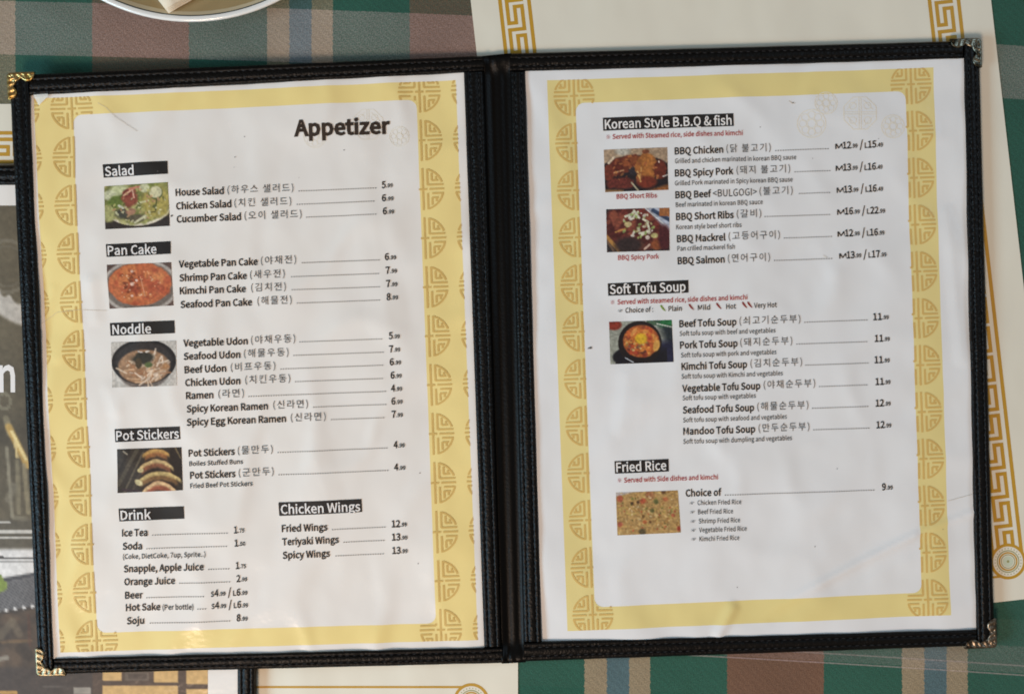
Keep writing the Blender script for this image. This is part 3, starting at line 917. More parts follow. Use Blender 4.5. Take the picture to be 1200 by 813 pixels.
# ================================================================== OBJECTS
# ------------------------------------------------------------------ placemats
def placemat(name, label, corner, u, v, W, Hh, key_sides, emblems, lines):
    """corner (px) with axes u (short side) and v (long side); strips run along v at both u edges"""
    C, U, V = Vector(corner), Vector(u), Vector(v)
    root_z = 0.45 * MM
    def P(a, b, z=root_z):
        q = C + U * a + V * b
        return at(q.x, q.y, z)
    bm = MB()
    nx, ny = 24, 32
    top = [P(W * i / nx, Hh * j / ny) for j in range(ny + 1) for i in range(nx + 1)]
    fs = []
    for j in range(ny):
        for i in range(nx):
            a = j * (nx + 1) + i
            fs.append([a, a + nx + 1, a + nx + 2, a + 1])
    A, B, D = Vector(top[0]), Vector(top[1]), Vector(top[nx + 1])
    flip = (D - A).cross(B - A).z < 0
    if flip: fs = [f[::-1] for f in fs]
    bm.add(top, fs)
    o = bm.build(name, M['mat_paper'], None, False)
    so = o.modifiers.new('sheet', 'SOLIDIFY'); so.thickness = 0.00035; so.offset = -1
    tag(o, label, 'placemat', 'paper placemats with gold key borders')
    pr = MB()
    zi = root_z + 0.05 * MM
    def draw(pcs, mi=0, dz=0.0):
        for pc in pcs:
            q = [tuple(C + U * a + V * b) for a, b in pc]
            pr.poly([at(x, y, zi + dz) for x, y in up(q)], mi)
    T = 4.3
    for side in (0, 1):
        q0 = 34.0 if side == 0 else W - 38.0 - 33.8
        b0, b1 = 66.0, Hh - 66.0
        for q in (q0, q0 + 33.8): draw(seg_pieces((q, b0 - 12), (q, b1 + 12), T, 40))
        per = 34.3
        n = int((b1 - b0) / per)
        off = key_sides[side]
        b = b0 + off
        b -= per
        while b < b1 + 6:
            pts = [(24.9, 0), (7.6, 0), (7.6, 26.4), (16.2, 26.4), (16.2, 7.6), (24.9, 7.6), (24.9, per)]
            for k in range(6):
                (x0, y0), (x1, y1) = pts[k], pts[k + 1]
                y0, y1 = (min(max(yy, b0 - 6 - b), b1 + 6 - b) for yy in (y0, y1))
                if abs(y0 - y1) + abs(x0 - x1) < 1 or (x0 != x1 and (y0 + b <= b0 - 5.9 or y0 + b >= b1 + 5.9)): continue
                L = math.hypot(x1 - x0, y1 - y0); e = T / 2
                dx, dy = (x1 - x0) / L * e, (y1 - y0) / L * e
                draw(seg_pieces((q0 + x0 - dx, b + y0 - dy), (q0 + x1 + dx, b + y1 + dy), T, 40), 0, (k % 2) * 0.012 * MM)
            b += per
        for bb in (46.0, Hh - 46.0):
            cc = (q0 + 17, bb)
            draw([[(cc[0] + 21 * math.cos(2 * math.pi * i / 40), cc[1] + 21 * math.sin(2 * math.pi * i / 40)) for i in range(40)]], 0, 0.02 * MM)
            draw([[(cc[0] + 17.6 * math.cos(2 * math.pi * i / 40), cc[1] + 17.6 * math.sin(2 * math.pi * i / 40)) for i in range(40)]], 1, 0.035 * MM)
            for i in range(26):
                t = 2 * math.pi * i / 26
                draw([[(cc[0] + 15.2 * math.cos(t) + .7 * math.cos(s * math.pi / 3), cc[1] + 15.2 * math.sin(t) + .7 * math.sin(s * math.pi / 3)) for s in range(6)]], 2, 0.05 * MM)
            draw(arc_pieces(cc, 12.6, 1.2, 0, 2 * math.pi, 40), 2, 0.05 * MM)
            draw(arc_pieces(cc, 10.2, 1.8, 0, 2 * math.pi, 40), 0, 0.05 * MM)
            draw(arc_pieces(cc, 7.9, 1.0, 0, 2 * math.pi, 32), 2, 0.05 * MM)
            draw([[(cc[0] + 6.4 * math.cos(2 * math.pi * i / 24), cc[1] + 6.4 * math.sin(2 * math.pi * i / 24)) for i in range(24)]], 3, 0.05 * MM)
            draw([[(cc[0] + 1.6 * math.cos(2 * math.pi * i / 10), cc[1] + 1.6 * math.sin(2 * math.pi * i / 10)) for i in range(10)]], 2, 0.065 * MM)
    for bb in (29.5, Hh - 29.5):
        draw(seg_pieces((34 + 17, bb), (W - 38 - 17, bb), 2.6, 40), 0, 0.006 * MM)
    p = pr.build('border_print', [M['mat_gold'], M['mat_paper'], M['mat_olive'], M['mat_pale']], o)
    return o

sa = 0.1135; ca = math.sqrt(1 - sa * sa)
# sheet under the right-hand panel: lower right corner worked back from its visible edges
BRc = Vector((1241, 697)); U1, V1 = Vector((ca, -sa)), Vector((sa, ca))
W1, H1 = 606, 842
TL1 = BRc - U1 * W1 - V1 * H1
placemat('placemat', 'cream paper placemat under the right page, its top strip and right border showing', TL1, U1, V1, W1, H1, (11.7, 2.4), None, None)
placemat('placemat', 'cream paper placemat with only a thin gold line showing below the Appetizer page', (1, 775), (1, 0.0), (0.0, 1), 606, 842, (0, 0), None, None)
# turned a quarter round: its long side is level, only a bit of border shows at the left edge
placemat('placemat', 'cream paper placemat mostly hidden, its key border peeking above the closed menu', (440, 122), (0.0, 1), (-1, 0.0), 590, 842, (14, 0), None, None)

# ------------------------------------------------------------------ closed menu under the open one
def closed_menu():
    zp = 3.3 * MM
    root = empty('menu_book', at(20, 545, 0.6 * MM))
    tag(root, 'closed black menu with a photo cover lying half hidden under the open menu', 'menu', 'black stitched restaurant menus')
    cm = plane_map(zp, 0.0, 0.0)
    outer = [(-262, 193), (298, 193), (299, 893), (-262, 893)]
    inner = [(-239, 217), (277.5, 217), (278.5, 870), (-239, 870)]
    c = panel('cover_panel', cm, root, outer, inner, 71, None)
    fl = lambda x, y, dz: cm(x, y, dz * MM)
    mb = MB(); quad_grid(mb, fl, inner, 40, 40, 0.0)
    pg = mb.build('cover_page', M['paper_left'], root, True)
    quad = [(-205, 241), (243, 241), (243.5, 846), (-205, 846)]
    # the printed cover picture, painted in photo pixels
    nx, ny = 224, 302
    p = Paint(nx, ny, (108, 97, 76), asp=1.0)
    X = -205 + p.u * 448; Y = 241 + p.v * 605
    def mix(mask, rgb): p.mix(mask, rgb)
    sm = lambda a, b, t: np.clip((t - a) / (b - a), 0, 1)
    nz = vnoise(p.u, p.v, 30, 40, 31)
    mix(.35 * nz, (132, 120, 94)); mix(sm(395, 470, Y) * (1 - sm(560, 620, Y)) * .6 * vnoise(p.u, p.v, 14, 16, 32), (54, 50, 44))
    d = np.hypot(X - 8, Y - 312); mix((np.abs(d - 30) < 2.2) * .45, (150, 142, 124)); mix((np.abs(d - 23) < 1.2) * .3, (140, 132, 116))
    # swept white arc
    da = np.hypot(X - 55, Y - 290)
    edge = 7 * (vnoise(p.u, p.v, 60, 80, 33) - .5)
    m = sm(-1.5, 1.5, da - 74 - edge) * (1 - sm(-2, 2, da - 96)) * (Y > 300) * (X < 60)
    mix(m * .95, (206, 198, 186))
    # glass and golden glints
    def seg(x0, y0, x1, y1, w, rgb, op=1.):
        L2 = (x1 - x0) ** 2 + (y1 - y0) ** 2
        t = np.clip(((X - x0) * (x1 - x0) + (Y - y0) * (y1 - y0)) / L2, 0, 1)
        dd = np.hypot(X - x0 - t * (x1 - x0), Y - y0 - t * (y1 - y0))
        mix(np.clip((w - dd) / (w * .6) + .3, 0, 1) * op, rgb)
    d2 = np.hypot((X - 5) / .8, (Y - 470)); mix((np.abs(d2 - 9) < 2) * .5, (160, 154, 128))
    seg(7, 490, 12, 508, 4, (150, 140, 110), .8); seg(10, 500, 32, 545, 4.5, (206, 168, 92)); seg(14, 506, 30, 538, 2, (246, 222, 150)); seg(17, 515, 20, 535, 1.5, (232, 206, 140))
    seg(8, 525, 14, 605, 2.2, (160, 152, 128), .8); seg(20, 540, 22, 600, 3, (146, 136, 108), .8); seg(28, 545, 33, 600, 3, (160, 148, 116), .8); seg(10, 585, 16, 570, 5, (140, 132, 112), .6); seg(16, 606, 30, 608, 3, (150, 142, 118), .7)
    mix(sm(604, 612, Y) * .6, (96, 90, 78))
    for yy, w in ((611.5, 1.2), (622.5, 2.2), (629.5, 1.3)): mix((np.abs(Y - yy - .02 * (20 - X)) < w) * (.9 if yy > 615 else .9 * (X < 11)), (222, 218, 208))
    mix(sm(641, 645, Y), (236, 234, 230)); mix((np.abs(Y - 653.5 - 1.5 * (vnoise(p.u, p.v, 50, 5, 34) - .5)) < 1.6) * .9, (70, 66, 62)); mix((np.abs(Y - 657) < .8) * .6, (120, 116, 112))
    # tiled roof
    ridge = 677 - .17 * X
    mix(sm(-1, 1, Y - ridge), (118, 116, 116)); mix((np.abs(Y - ridge - 3) < 2) * .8, (78, 76, 80)); 
    tl = np.sin((X * .72 + Y * .9) * 1.5); mix(sm(-1, 1, Y - ridge - 7) * sm(.2, .8, tl) * .6, (72, 72, 76))
    eave = 716 - .16 * X
    mix(sm(-1, 1, Y - eave), (76, 66, 58))
    for k in range(-20, 24):
        ex = 7 + k * 10.2; ey = 716 - .16 * ex
        mix(np.clip(2.6 - np.hypot(X - ex, Y - ey), 0, 1), (232, 230, 226))
    mix(sm(-1, 1, Y - eave - 4) * .7 * vnoise(p.u, p.v, 40, 60, 35), (120, 96, 74))
    seg(0, 745, 14, 728, 5, (120, 108, 88), .6); seg(14, 728, 22, 742, 5, (128, 112, 90), .6); seg(2, 752, 36, 750, 2, (132, 104, 72), .7); seg(-2, 772, 8, 770, 3, (170, 164, 150), .7)
    seg(33, 720, 35, 756, 2, (104, 70, 56), .6); seg(24, 760, 34, 768, 7, (62, 54, 48), .6)
    mix(sm(780, 784, Y) * (X < 110), (78, 68, 62)); mix((np.abs(Y - 811) < 2.5) * (X < 20), (196, 150, 80)); mix(((np.abs(Y - 809) < 4) & (X > 86) & (X < 106)), (158, 150, 138)); seg(50, 804, 80, 805, 1, (104, 96, 88), .7)
    # lit windows along the foot
    W_ = (224, 180, 112)
    mix(sm(782, 785, Y) * (X >= 108), (92, 74, 62))
    for x0, x1, y0, y1 in ((119, 142, 780, 796.5), (180, 208, 780, 798.5), (218, 243.5, 780, 800.5), (119, 208, 803, 846), (218, 243.5, 806, 846)):
        mix(((X > x0) & (X < x1) & (Y > y0) & (Y < y1)) * 1.0, W_)
    mix(((X > 146) & (X < 175) & (Y > 786) & (Y < 797)) * 1.0, (112, 98, 84)); mix(((X > 149) & (X < 172) & (Y > 788) & (Y < 795)) * 1.0, (92, 78, 68))
    # leaves
    mix(np.clip(9 - np.hypot(X + 1, Y - 684) + 6 * (vnoise(p.u, p.v, 70, 90, 36) - .5), 0, 1), (138, 158, 70))
    p.grain(.07, 37, 120, 160)
    colour_grid('cover_picture', fl, quad, p, 0.08, pg, M['photo_print'], 'dark cover photograph with a tiled roof and lit windows')
    t = MB()
    put_text(t, fl, 'n', -1.2, 17.8, Line(0, 458.5, 20, 458.3), 54, 0, 0.16, 0.022)
    t.build('lettering', M['white_ink'], pg)
    return root
closed_menu()

# ------------------------------------------------------------------ the open menu
menu = empty('menu_book', at(590, 420, 0.9 * MM))
tag(menu, 'open black menu with stitched edges and metal corners, showing two printed pages', 'menu', 'black stitched restaurant menus')

OUT_L = [(10.5, 88), (566.5, 65.5), (588.5, 776.8), (45, 790)]
IN_L = [(34, 112), (543.5, 84), (567.5, 758), (63, 771)]
OUT_R = [(597.5, 62.5), (1147.5, 47.3), (1166, 756), (614, 775)]
IN_R = [(615.5, 84), (1129, 69), (1145, 737.5), (635, 752)]
pl = panel('cover_panel', map_left, menu, OUT_L, IN_L, 3, 'left half of the leatherette cover', 1)
pr = panel('cover_panel', map_right, menu, OUT_R, IN_R, 23, 'right half of the leatherette cover', 0)

def unit(a, b):
    d = math.hypot(b[0] - a[0], b[1] - a[1]); return ((b[0] - a[0]) / d, (b[1] - a[1]) / d)
corner_guard(map_left, (9, 86.8), unit(OUT_L[0], OUT_L[1]), unit(OUT_L[0], OUT_L[3]), 31, 30, M['gold'], pl, 'bright gold corner', 1)
corner_guard(map_left, (43.8, 791), unit(OUT_L[3], OUT_L[2]), unit(OUT_L[3], OUT_L[0]), 33, 32, M['pale_brass'], pl, 'pale brass corner', 2)
corner_guard(map_right, (1148.8, 46), unit(OUT_R[1], OUT_R[0]), unit(OUT_R[1], OUT_R[2]), 35, 33, M['nickel'], pr, 'dull silver corner', 3)
corner_guard(map_right, (1167.2, 757.5), unit(OUT_R[2], OUT_R[3]), unit(OUT_R[2], OUT_R[1]), 36, 33, M['bronze'], pr, 'dark bronze corner', 4)

def build_spine():
    a0, a1, b0, b1 = (565, 66), (588, 777.2), (599, 62.5), (615.5, 775.5)
    mb = MB(); n, m = 120, 14
    for k in range(n + 1):
        s = k / n
        endz = max(0, 1 - min(s, 1 - s) * 711 / 20)
        for j in range(m + 1):
            t = j / m
            x = a0[0] + (a1[0] - a0[0]) * s + ((b0[0] + (b1[0] - b0[0]) * s) - (a0[0] + (a1[0] - a0[0]) * s)) * t
            y = a0[1] + (a1[1] - a0[1]) * s + ((b0[1] + (b1[1] - b0[1]) * s) - (a0[1] + (a1[1] - a0[1]) * s)) * t
            h = -0.9 - 0.5 * math.sin(t * math.pi) + 0.38 * math.sin(t * 13 + 0.6)
            h += min(1, endz * 1.8) * (2.2 + 0.45 * math.sin(t * 17 + 1) + 0.35 * noise.noise((x / 3, y / 7, 2)))
            if 0 < k < n: pass
            mb.v.append(map_right(x, y, h * MM))
    for k in range(n):
        for j in range(m):
            a = k * (m + 1) + j
            mb.f.append((a, a + m + 1, a + m + 2, a + 1)); mb.m.append(0)
    o = mb.build('spine', M['spine'], menu, True)
    so = o.modifiers.new('cloth', 'SOLIDIFY'); so.thickness = 0.0009; so.offset = -1
build_spine()

BAND_L = [(40, 116), (534, 94), (560, 749.3), (71, 764)]
PAN_L = [(85, 135), (488, 117), (511, 730), (114, 741)]
BAND_R = [(641, 94.5), (1093.5, 79.5), (1114, 720), (665, 739)]
PAN_R = [(674.5, 121), (1061, 107), (1080, 694), (697, 711)]
# specks, a hair and stains on the sleeves
def specks(pmap, pts, hairs):
    mb = MB()
    for x, y, r in pts:
        mb.poly([pmap(x + r * math.cos(k * 1.047) * (1 + .3 * math.sin(k * 2.3 + x)), y - r * math.sin(k * 1.047), .26) for k in range(6)], 2)
    for h, w in hairs:
        for k in range(len(h) - 1):
            for pc in seg_pieces(h[k], h[k + 1], w, 4): mb.poly([pmap(*p, .27) for p in up(pc)], 3)
    return mb
SPECK_L = specks(page_left, [(275, 184, .7), (286, 160, .55), (274, 196, .4), (403, 176, .6), (185, 201, .8), (201, 253, 1.3), (492, 554, .6), (490, 660, .6), (350, 208, .4)],
       [([(115, 121), (124, 126), (135, 137), (150, 147), (161, 154)], .4), ([(46, 381), (58, 372), (66, 366), (92, 363), (125, 364)], .3)])
SPECK_R = specks(page_right, [(692, 407.5, 1.5), (689.5, 408, .9), (930, 120, .6), (891, 149, .6), (952, 186, .5), (981, 549, .5), (1029, 163, .5), (955, 640, .6), (864, 688, .6), (1105, 620, .5)],
       [([(925, 118), (929, 121), (932, 121)], .6), ([(1111, 587), (1122, 584), (1140, 579)], .4), ([(965, 299), (970, 302)], .4)])

left = build_page('menu_page', page_left, IN_L, BAND_L, PAN_L, M['paper_left'], M['band'], menu, SPECK_L)
left['label'] = 'page headed Appetizer'
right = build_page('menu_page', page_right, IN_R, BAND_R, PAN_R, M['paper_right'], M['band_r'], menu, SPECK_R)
right['label'] = 'page of barbecue, tofu soup and fried rice'
build_border(page_left, BAND_L, PAN_L, [(83.5, 127.5, 113, 750.5, 12), (21.5, 130, 51, 753, 12), (491, 107.5, 516.5, 737.5, 12), (553, 105, 578.5, 735, 12)], 25.2, left, M['band'])
build_border(page_right, BAND_R, PAN_R, [(672.5, 112.5, 694.5, 720, 12), (1067.5, 99, 1087, 702, 12)], 24.4, right, M['band_r'])

BAR_DZ, TXT_DZ, ON_BAR = 0.17, 0.27, 0.46
def heading(par, pmap, text, quad, xa, xb, ya, yb, em=14.4, bold=0.02):
    mb = MB()
    quad_grid(mb, pmap, quad, max(8, int((quad[1][0] - quad[0][0]) / 3)), 5, BAR_DZ, 0)
    put_text(mb, pmap, text, xa, xb, Line(xa, ya, xb, yb), em, 1, ON_BAR, bold)
    o = mb.build('section_heading', [M['black'], M['white_ink']], par)
    o['label'] = 'black bar reading ' + text
    return o

def entry(par, pmap, name, base, nx, ko=None, kx=None, dots=None, price=None, px=None, extra=(), bold=0.026, em=10.7):
    """one printed line; base = (x0, y0, x1, y1) of its base line; x ranges in photo pixels"""
    ln = Line(*base)
    mb = MB()
    put_text(mb, pmap, name, nx[0], nx[1], ln, em, 0, TXT_DZ, bold)
    if ko: put_text(mb, pmap, ko, kx[0], kx[1], ln, 10.8, 1, TXT_DZ, 0.0, lift=0.9, space=1.08)
    for (t, xa, xb, e, bd, mi) in extra: put_text(mb, pmap, t, xa, xb, ln, e, mi, TXT_DZ, bd)
    if dots: put_dots(mb, pmap, dots[0], dots[1], ln, 2, TXT_DZ)
    if price:
        # big figures with small cents
        tot = sum(w for _, w, _, _ in price)
        x = px[0]; k = (px[1] - px[0]) / tot
        for (t, w, e, lift) in price:
            if t.strip(): put_text(mb, pmap, t, x + .25, x + w * k - .25, ln, e, 0, TXT_DZ, 0.012 if t == 'M' else 0.026, lift)
            x += w * k
    o = mb.build('menu_entry', [M['black'], M['hangul'], M['dots'], M['red']], par)
    return o
def cents(big, small, wb=5.0): return [(big, wb * len(big), 10.6, 0), (small, 7.6, 6.0, 0.6)]
def sized(a, b, c, d): return [('M' if a[0] == 'M' else a[0], 9.2 if a[0] == 'M' else 4.0, 8.0, 0), (a[1:], 5.2 * len(a[1:]), 10.6, 0), (b, 8, 6.2, .6), ('', 2, 1, 0), ('/', 4.5, 12, 0), ('', 1.6, 1, 0), (c[0], 4, 8, 0), (c[1:].strip(), 5.2 * len(c[1:].strip()), 10.6, 0), (d, 8, 6.2, .6)]

def note(par, pmap, text, xa, xb, ya, yb, em, mat='black', bold=0.012, mark=None, name='small_print'):
    mb = MB(); ln = Line(xa, ya, xb, yb)
    put_text(mb, pmap, text, xa, xb, ln, em, 0, TXT_DZ, bold)
    if mark: put_text(mb, pmap, mark[0], mark[1], mark[2], ln, em * 0.85, 0, TXT_DZ, 0.0, 0.4)
    return mb.build(name, M[mat], par)

# ---- left page
L_, pL = left, page_left
t = MB(); put_text(t, pL, 'Appetizer', 344.5, 457.3, Line(344.5, 159.6, 457.3, 156.2), 24.0, 0, TXT_DZ, 0.042); t.build('page_title', M['title'], L_)
heading(L_, pL, 'Salad', [(120.1, 192.8), (196.1, 188.7), (196.8, 203.9), (121.1, 208.3)], 122.7, 156.9, 206.3, 204.9)
heading(L_, pL, 'Pan Cake', [(124.6, 286.5), (199.9, 282.7), (200.2, 297.5), (125.5, 301.3)], 126.8, 183.5, 299.2, 297.0)
heading(L_, pL, 'Noddle', [(128, 378.5), (204, 375.4), (204.7, 390.3), (129, 393.4)], 131.2, 177.1, 391.6, 390.2)
heading(L_, pL, 'Pot Stickers', [(134.4, 502.7), (210.7, 499.5), (211.3, 514.4), (135.3, 517.9)], 136.6, 209.8, 515.7, 513.2)
heading(L_, pL, 'Drink', [(139, 595.8), (215.3, 593), (216, 607.5), (140, 610.7)], 141.5, 177, 608.8, 607.6)
heading(L_, pL, 'Chicken Wings', [(326.1, 588.5), (423.6, 584.4), (424.4, 599.6), (327.1, 604.4)], 329, 422.4, 602, 598.4)

rowsL = [
 ('House Salad', (206, 229.9, 460, 220.2), (206, 262.6), '(하우스 샐러드)', (266.8, 343.7), (349.7, 442.5), cents('5', '.99'), (447, 460.5)),
 ('Chicken Salad', (206.3, 245.7, 461, 235.6), (206.3, 271.5), '(치킨 샐러드)', (275, 341.2), (347.5, 443.1), cents('6', '.99'), (447.2, 461.5)),
 ('Cucumber Salad', (206.9, 260.9, 462, 251.1), (206.9, 282.6), '(오이 샐러드)', (286.7, 353.2), (358.6, 444.1), cents('6', '.99'), (448.5, 462.4)),
 ('Vegetable Pan Cake', (209.7, 313.7, 464, 304.5), (209.7, 301.9), '(야채전)', (305.4, 346.9), (353.5, 446.6), cents('6', '.99'), (450.7, 464.7)),
 ('Shrimp Pan Cake', (210.4, 329.8, 465, 320.3), (210.4, 289.2), '(새우전)', (293, 333.6), (341.2, 447.2), cents('7', '.99'), (451.7, 465.6)),
 ('Kimchi Pan Cake', (210.7, 344.9, 466, 335.9), (210.7, 288), '(김치전)', (294.3, 335.1), (342.1, 447.9), cents('7', '.99'), (452.3, 466.2)),
 ('Seafood Pan Cake', (211.3, 360.9, 466.5, 351.4), (211.3, 295.2), '(해물전)', (301.6, 342.1), (348.1, 448.8), cents('8', '.99'), (452.9, 466.9)),
 ('Vegetable Udon', (214.8, 406.1, 469, 396.9), (214.8, 290.2), '(야채우동)', (294, 345.9), (350.7, 451), cents('5', '.99'), (455.5, 469.1)),
 ('Seafood Udon', (215.4, 421.6, 469, 412.4), (215.4, 281.6), '(해물우동)', (285.7, 338), (343.7, 451), cents('7', '.99'), (455.8, 469.4)),
 ('Beef Udon', (216.4, 437.2, 470, 427.5), (216.4, 265.2), '(비프우동)', (270.5, 322.5), (328.5, 452), cents('6', '.99'), (456.4, 470.4)),
 ('Chicken Udon', (217, 452.4, 471, 443.1), (217, 281.9), '(치킨우동)', (287.6, 339.9), (345.6, 452.9), cents('6', '.99'), (457.4, 471)),
 ('Ramen', (218, 467.6, 471.5, 458.3), (218, 250), '(라면)', (256, 286.1), (291.1, 453.6), cents('4', '.99'), (458, 471.6)),
 ('Spicy Korean Ramen', (218.6, 483.1, 472, 473.5), (218.6, 313.9), '(신라면)', (320, 360.8), (367.1, 454.2), cents('6', '.99'), (458.4, 472)),
 ('Spicy Egg Korean Ramen', (218.9, 498.7, 472, 488.9), (218.9, 334.8), '(신라면)', (340.5, 381.7), (387.7, 453.9), cents('7', '.99'), (458.6, 472.3)),
 ('Pot Stickers', (220.8, 535, 474, 524.4), (220.8, 275), '(물만두)', (278.5, 319.3), (325, 456.4), cents('4', '.99'), (460.9, 474.5)),
 ('Pot Stickers', (222.4, 560.9, 475, 550.7), (222.4, 275.9), '(군만두)', (279.7, 320.3), (326, 457.4), cents('4', '.99'), (461.5, 475.4)),
 ('Ice Tea', (143.1, 628.2, 287, 624), (143.1, 173.2), None, None, (178.6, 268.8), cents('1', '.75', 4.4), (274.2, 286.9)),
 ('Soda', (143.7, 643.7, 288, 639.5), (143.7, 166.9), None, None, (171.9, 270.1), cents('1', '.50', 4.4), (274.8, 287.8)),
 ('Snapple, Apple Juice', (145, 670.2, 288.5, 665.9), (145, 239), None, None, (244.1, 270.7), cents('1', '.75', 4.4), (276.1, 288.5)),
 ('Orange Juice', (145.6, 685.4, 289.7, 681.3), (145.6, 205.2), None, None, (210, 272.3), cents('2', '.99'), (276.7, 289.7)),
 ('Beer', (146.6, 701.2, 290, 697.3), (146.6, 167.2), None, None, (171.3, 242.9), sized('S4', '.99', 'L6', '.99'), (247.3, 290)),
 ('Hot Sake', (147.5, 715.6, 290.7, 711.8), (147.5, 187.8), None, None, (231.8, 243.5), sized('S4', '.99', 'L6', '.99'), (247.9, 290.7)),
 ('Soju', (148.5, 731.2, 290.4, 727.3), (148.5, 168.4), None, None, (175.1, 272.6), cents('8', '.99'), (276.7, 290.4)),
 ('Fried Wings', (330, 623.2, 477, 616.8), (330, 384.1), None, None, (389.2, 453.4), cents('12', '.99'), (458.8, 477.2)),
 ('Teriyaki Wings', (330.6, 638.7, 477.8, 632.2), (330.6, 397.1), None, None, (402.5, 453.8), cents('13', '.99'), (459.1, 477.8)),
 ('Spicy Wings', (331.2, 654.4, 478, 648), (331.2, 386.6), None, None, (393, 453.8), cents('13', '.99'), (459.4, 478)),
]
for r in rowsL:
    ex = [('(Per bottle)', 190.3, 227, 8.2, .012, 0)] if r[0] == 'Hot Sake' else []
    entry(L_, pL, r[0], r[1], r[2], r[3], r[4], r[5], r[6], r[7], ex)
note(L_, pL, 'Boiles Stuffed Buns', 221.5, 284.8, 546, 543.2, 7.2)
note(L_, pL, 'Fried Beef Pot Stickers', 222.7, 295.9, 572, 568.9, 7.4)
note(L_, pL, '(Coke, DietCoke, 7up, Sprite..)', 144.1, 241, 654.7, 651.7, 7.6)
for fn, quad, lb in ((salad, [(121.4, 218.2), (196.8, 213.7), (198.7, 264.7), (123.6, 268.8)], 'photo of a green salad'),
                     (pancake, [(125.8, 310.5), (200.9, 307.4), (203.1, 358), (128, 361.8)], 'photo of an orange pancake'),
                     (noodles, [(129.6, 401), (206, 399.1), (207.5, 451.7), (131.5, 454.2)], 'photo of noodles in a black bowl'),
                     (dumplings, [(137.5, 526.1), (212.3, 523.9), (213.9, 574.2), (137.9, 577.4)], 'photo of golden dumplings')):
    colour_grid('food_photo', pL, quad, fn(), 0.14, L_, M['photo_print'], lb)

# ---- right page
R_, pR = right, page_right
heading(R_, pR, 'Korean Style B.B.Q & fish', [(706.5, 138), (859.4, 132.9), (860, 147.8), (707.1, 153.2)], 709, 857.6, 151, 146.2)
heading(R_, pR, 'Soft Tofu Soup', [(712.2, 332.2), (806.5, 328.2), (806.9, 342.9), (712.8, 346.6)], 714.7, 803.6, 344.5, 341)
heading(R_, pR, 'Fried Rice', [(720.1, 540.3), (783.7, 537.7), (784, 552.3), (720.7, 554.8)], 722.3, 781.2, 552.7, 550.3)
note(R_, pR, 'Served with Steamed rice, side dishes and kimchi', 717.9, 870.5, 163, 158.4, 7.6, 'red', .012, ('※', 711, 714.8))
note(R_, pR, 'Served with steamed rice, side dishes and kimchi', 723.6, 875.6, 356.8, 351, 7.6, 'red', .012, ('※', 716, 719.8))
note(R_, pR, 'Served with Side dishes and kimchi', 731.2, 841.4, 565.2, 561.4, 7.6, 'red', .012, ('※', 724, 727.8))
note(R_, pR, 'BBQ Short Ribs', 722.6, 769.8, 233.2, 231.8, 7.4, 'red', .012, None, 'photo_caption')
note(R_, pR, 'BBQ Spicy Pork', 724.2, 772, 304.8, 303.3, 7.4, 'red', .012, None, 'photo_caption')
rowsR = [
 ('BBQ Chicken', (790.7, 181.2, 1034.5, 172.9), (790.7, 847.4), '(닭 불고기)', (851.2, 903.4), (908.5, 974.4), sized('M12', '.99', 'L15', '.49'), (978.5, 1034.5)),
 ('BBQ Spicy Pork', (791, 206.9, 1034.5, 198.6), (791, 859.1), '(돼지 불고기)', (862.9, 925.9), (931, 974.7), sized('M13', '.99', 'L16', '.49'), (979.1, 1034.5)),
 ('BBQ Beef', (791.6, 232.4, 1035.5, 224.2), (791.6, 833.4), '(불고기)', (889.8, 928.8), (936.4, 975.3), sized('M13', '.99', 'L16', '.49'), (980.4, 1035.5)),
 ('BBQ Short Ribs', (792.3, 258, 1038.3, 249.8), (792.3, 859.7), '(갈비)', (863.2, 892), (895.8, 976.6), sized('M16', '.99', 'L22', '.99'), (981, 1038.3)),
 ('BBQ Mackrel', (793.5, 283.8, 1037.4, 275.5), (793.5, 850.2), '(고등어구이)', (853.7, 913.9), (918.6, 977.5), sized('M12', '.99', 'L16', '.99'), (981.6, 1037.4)),
 ('BBQ Salmon', (794.2, 309.7, 1039, 301.2), (794.2, 849), '(연어구이)', (852.8, 902.2), (907.2, 979.4), sized('M13', '.99', 'L17', '.99'), (983.2, 1039)),
 ('Beef Tofu Soup', (796.1, 383.4, 1041.5, 374.5), (796.1, 863.2), '(쇠고기순두부)', (866.7, 937.9), (942.4, 1018), cents('11', '.99'), (1022.8, 1041.5)),
 ('Pork Tofu Soup', (796.7, 408.4, 1042.8, 399.9), (796.7, 864.5), '(돼지순두부)', (867.6, 928.4), (933.2, 1019.3), cents('11', '.99'), (1024.7, 1042.8)),
 ('Kimchi Tofu Soup', (798.3, 433.4, 1043, 424.9), (798.3, 875.6), '(김치순두부)', (879.4, 939.8), (943.6, 1019.3), cents('11', '.99'), (1024.7, 1043)),
 ('Vegetable Tofu Soup', (799.2, 459.1, 1043.7, 450.4), (799.2, 891), '(야채순두부)', (894.9, 955.4), (959.8, 1020), cents('11', '.99'), (1025.7, 1043.7)),
 ('Seafood Tofu Soup', (799.9, 484.3, 1044.3, 475.6), (799.9, 883.8), '(해물순두부)', (887.3, 947.8), (952.2, 1020.9), cents('12', '.99'), (1026, 1044.3)),
 ('Mandoo Tofu Soup', (800.8, 509.3, 1045, 501), (800.8, 885), '(만두순두부)', (888.9, 949), (953.5, 1021.5), cents('12', '.99'), (1026.9, 1045)),
 ('Choice of', (803.7, 581.8, 1046.6, 573.8), (803.7, 845.5), None, None, (849.3, 1028.8), cents('9', '.99'), (1033.6, 1046.6)),
]
for r in rowsR:
    ex = [('<BULGOGI>', 835.3, 886.6, 11.4, 0.0, 0)] if r[0] == 'BBQ Beef' else []
    entry(R_, pR, r[0], r[1], r[2], r[3], r[4], r[5], r[6], r[7], ex)
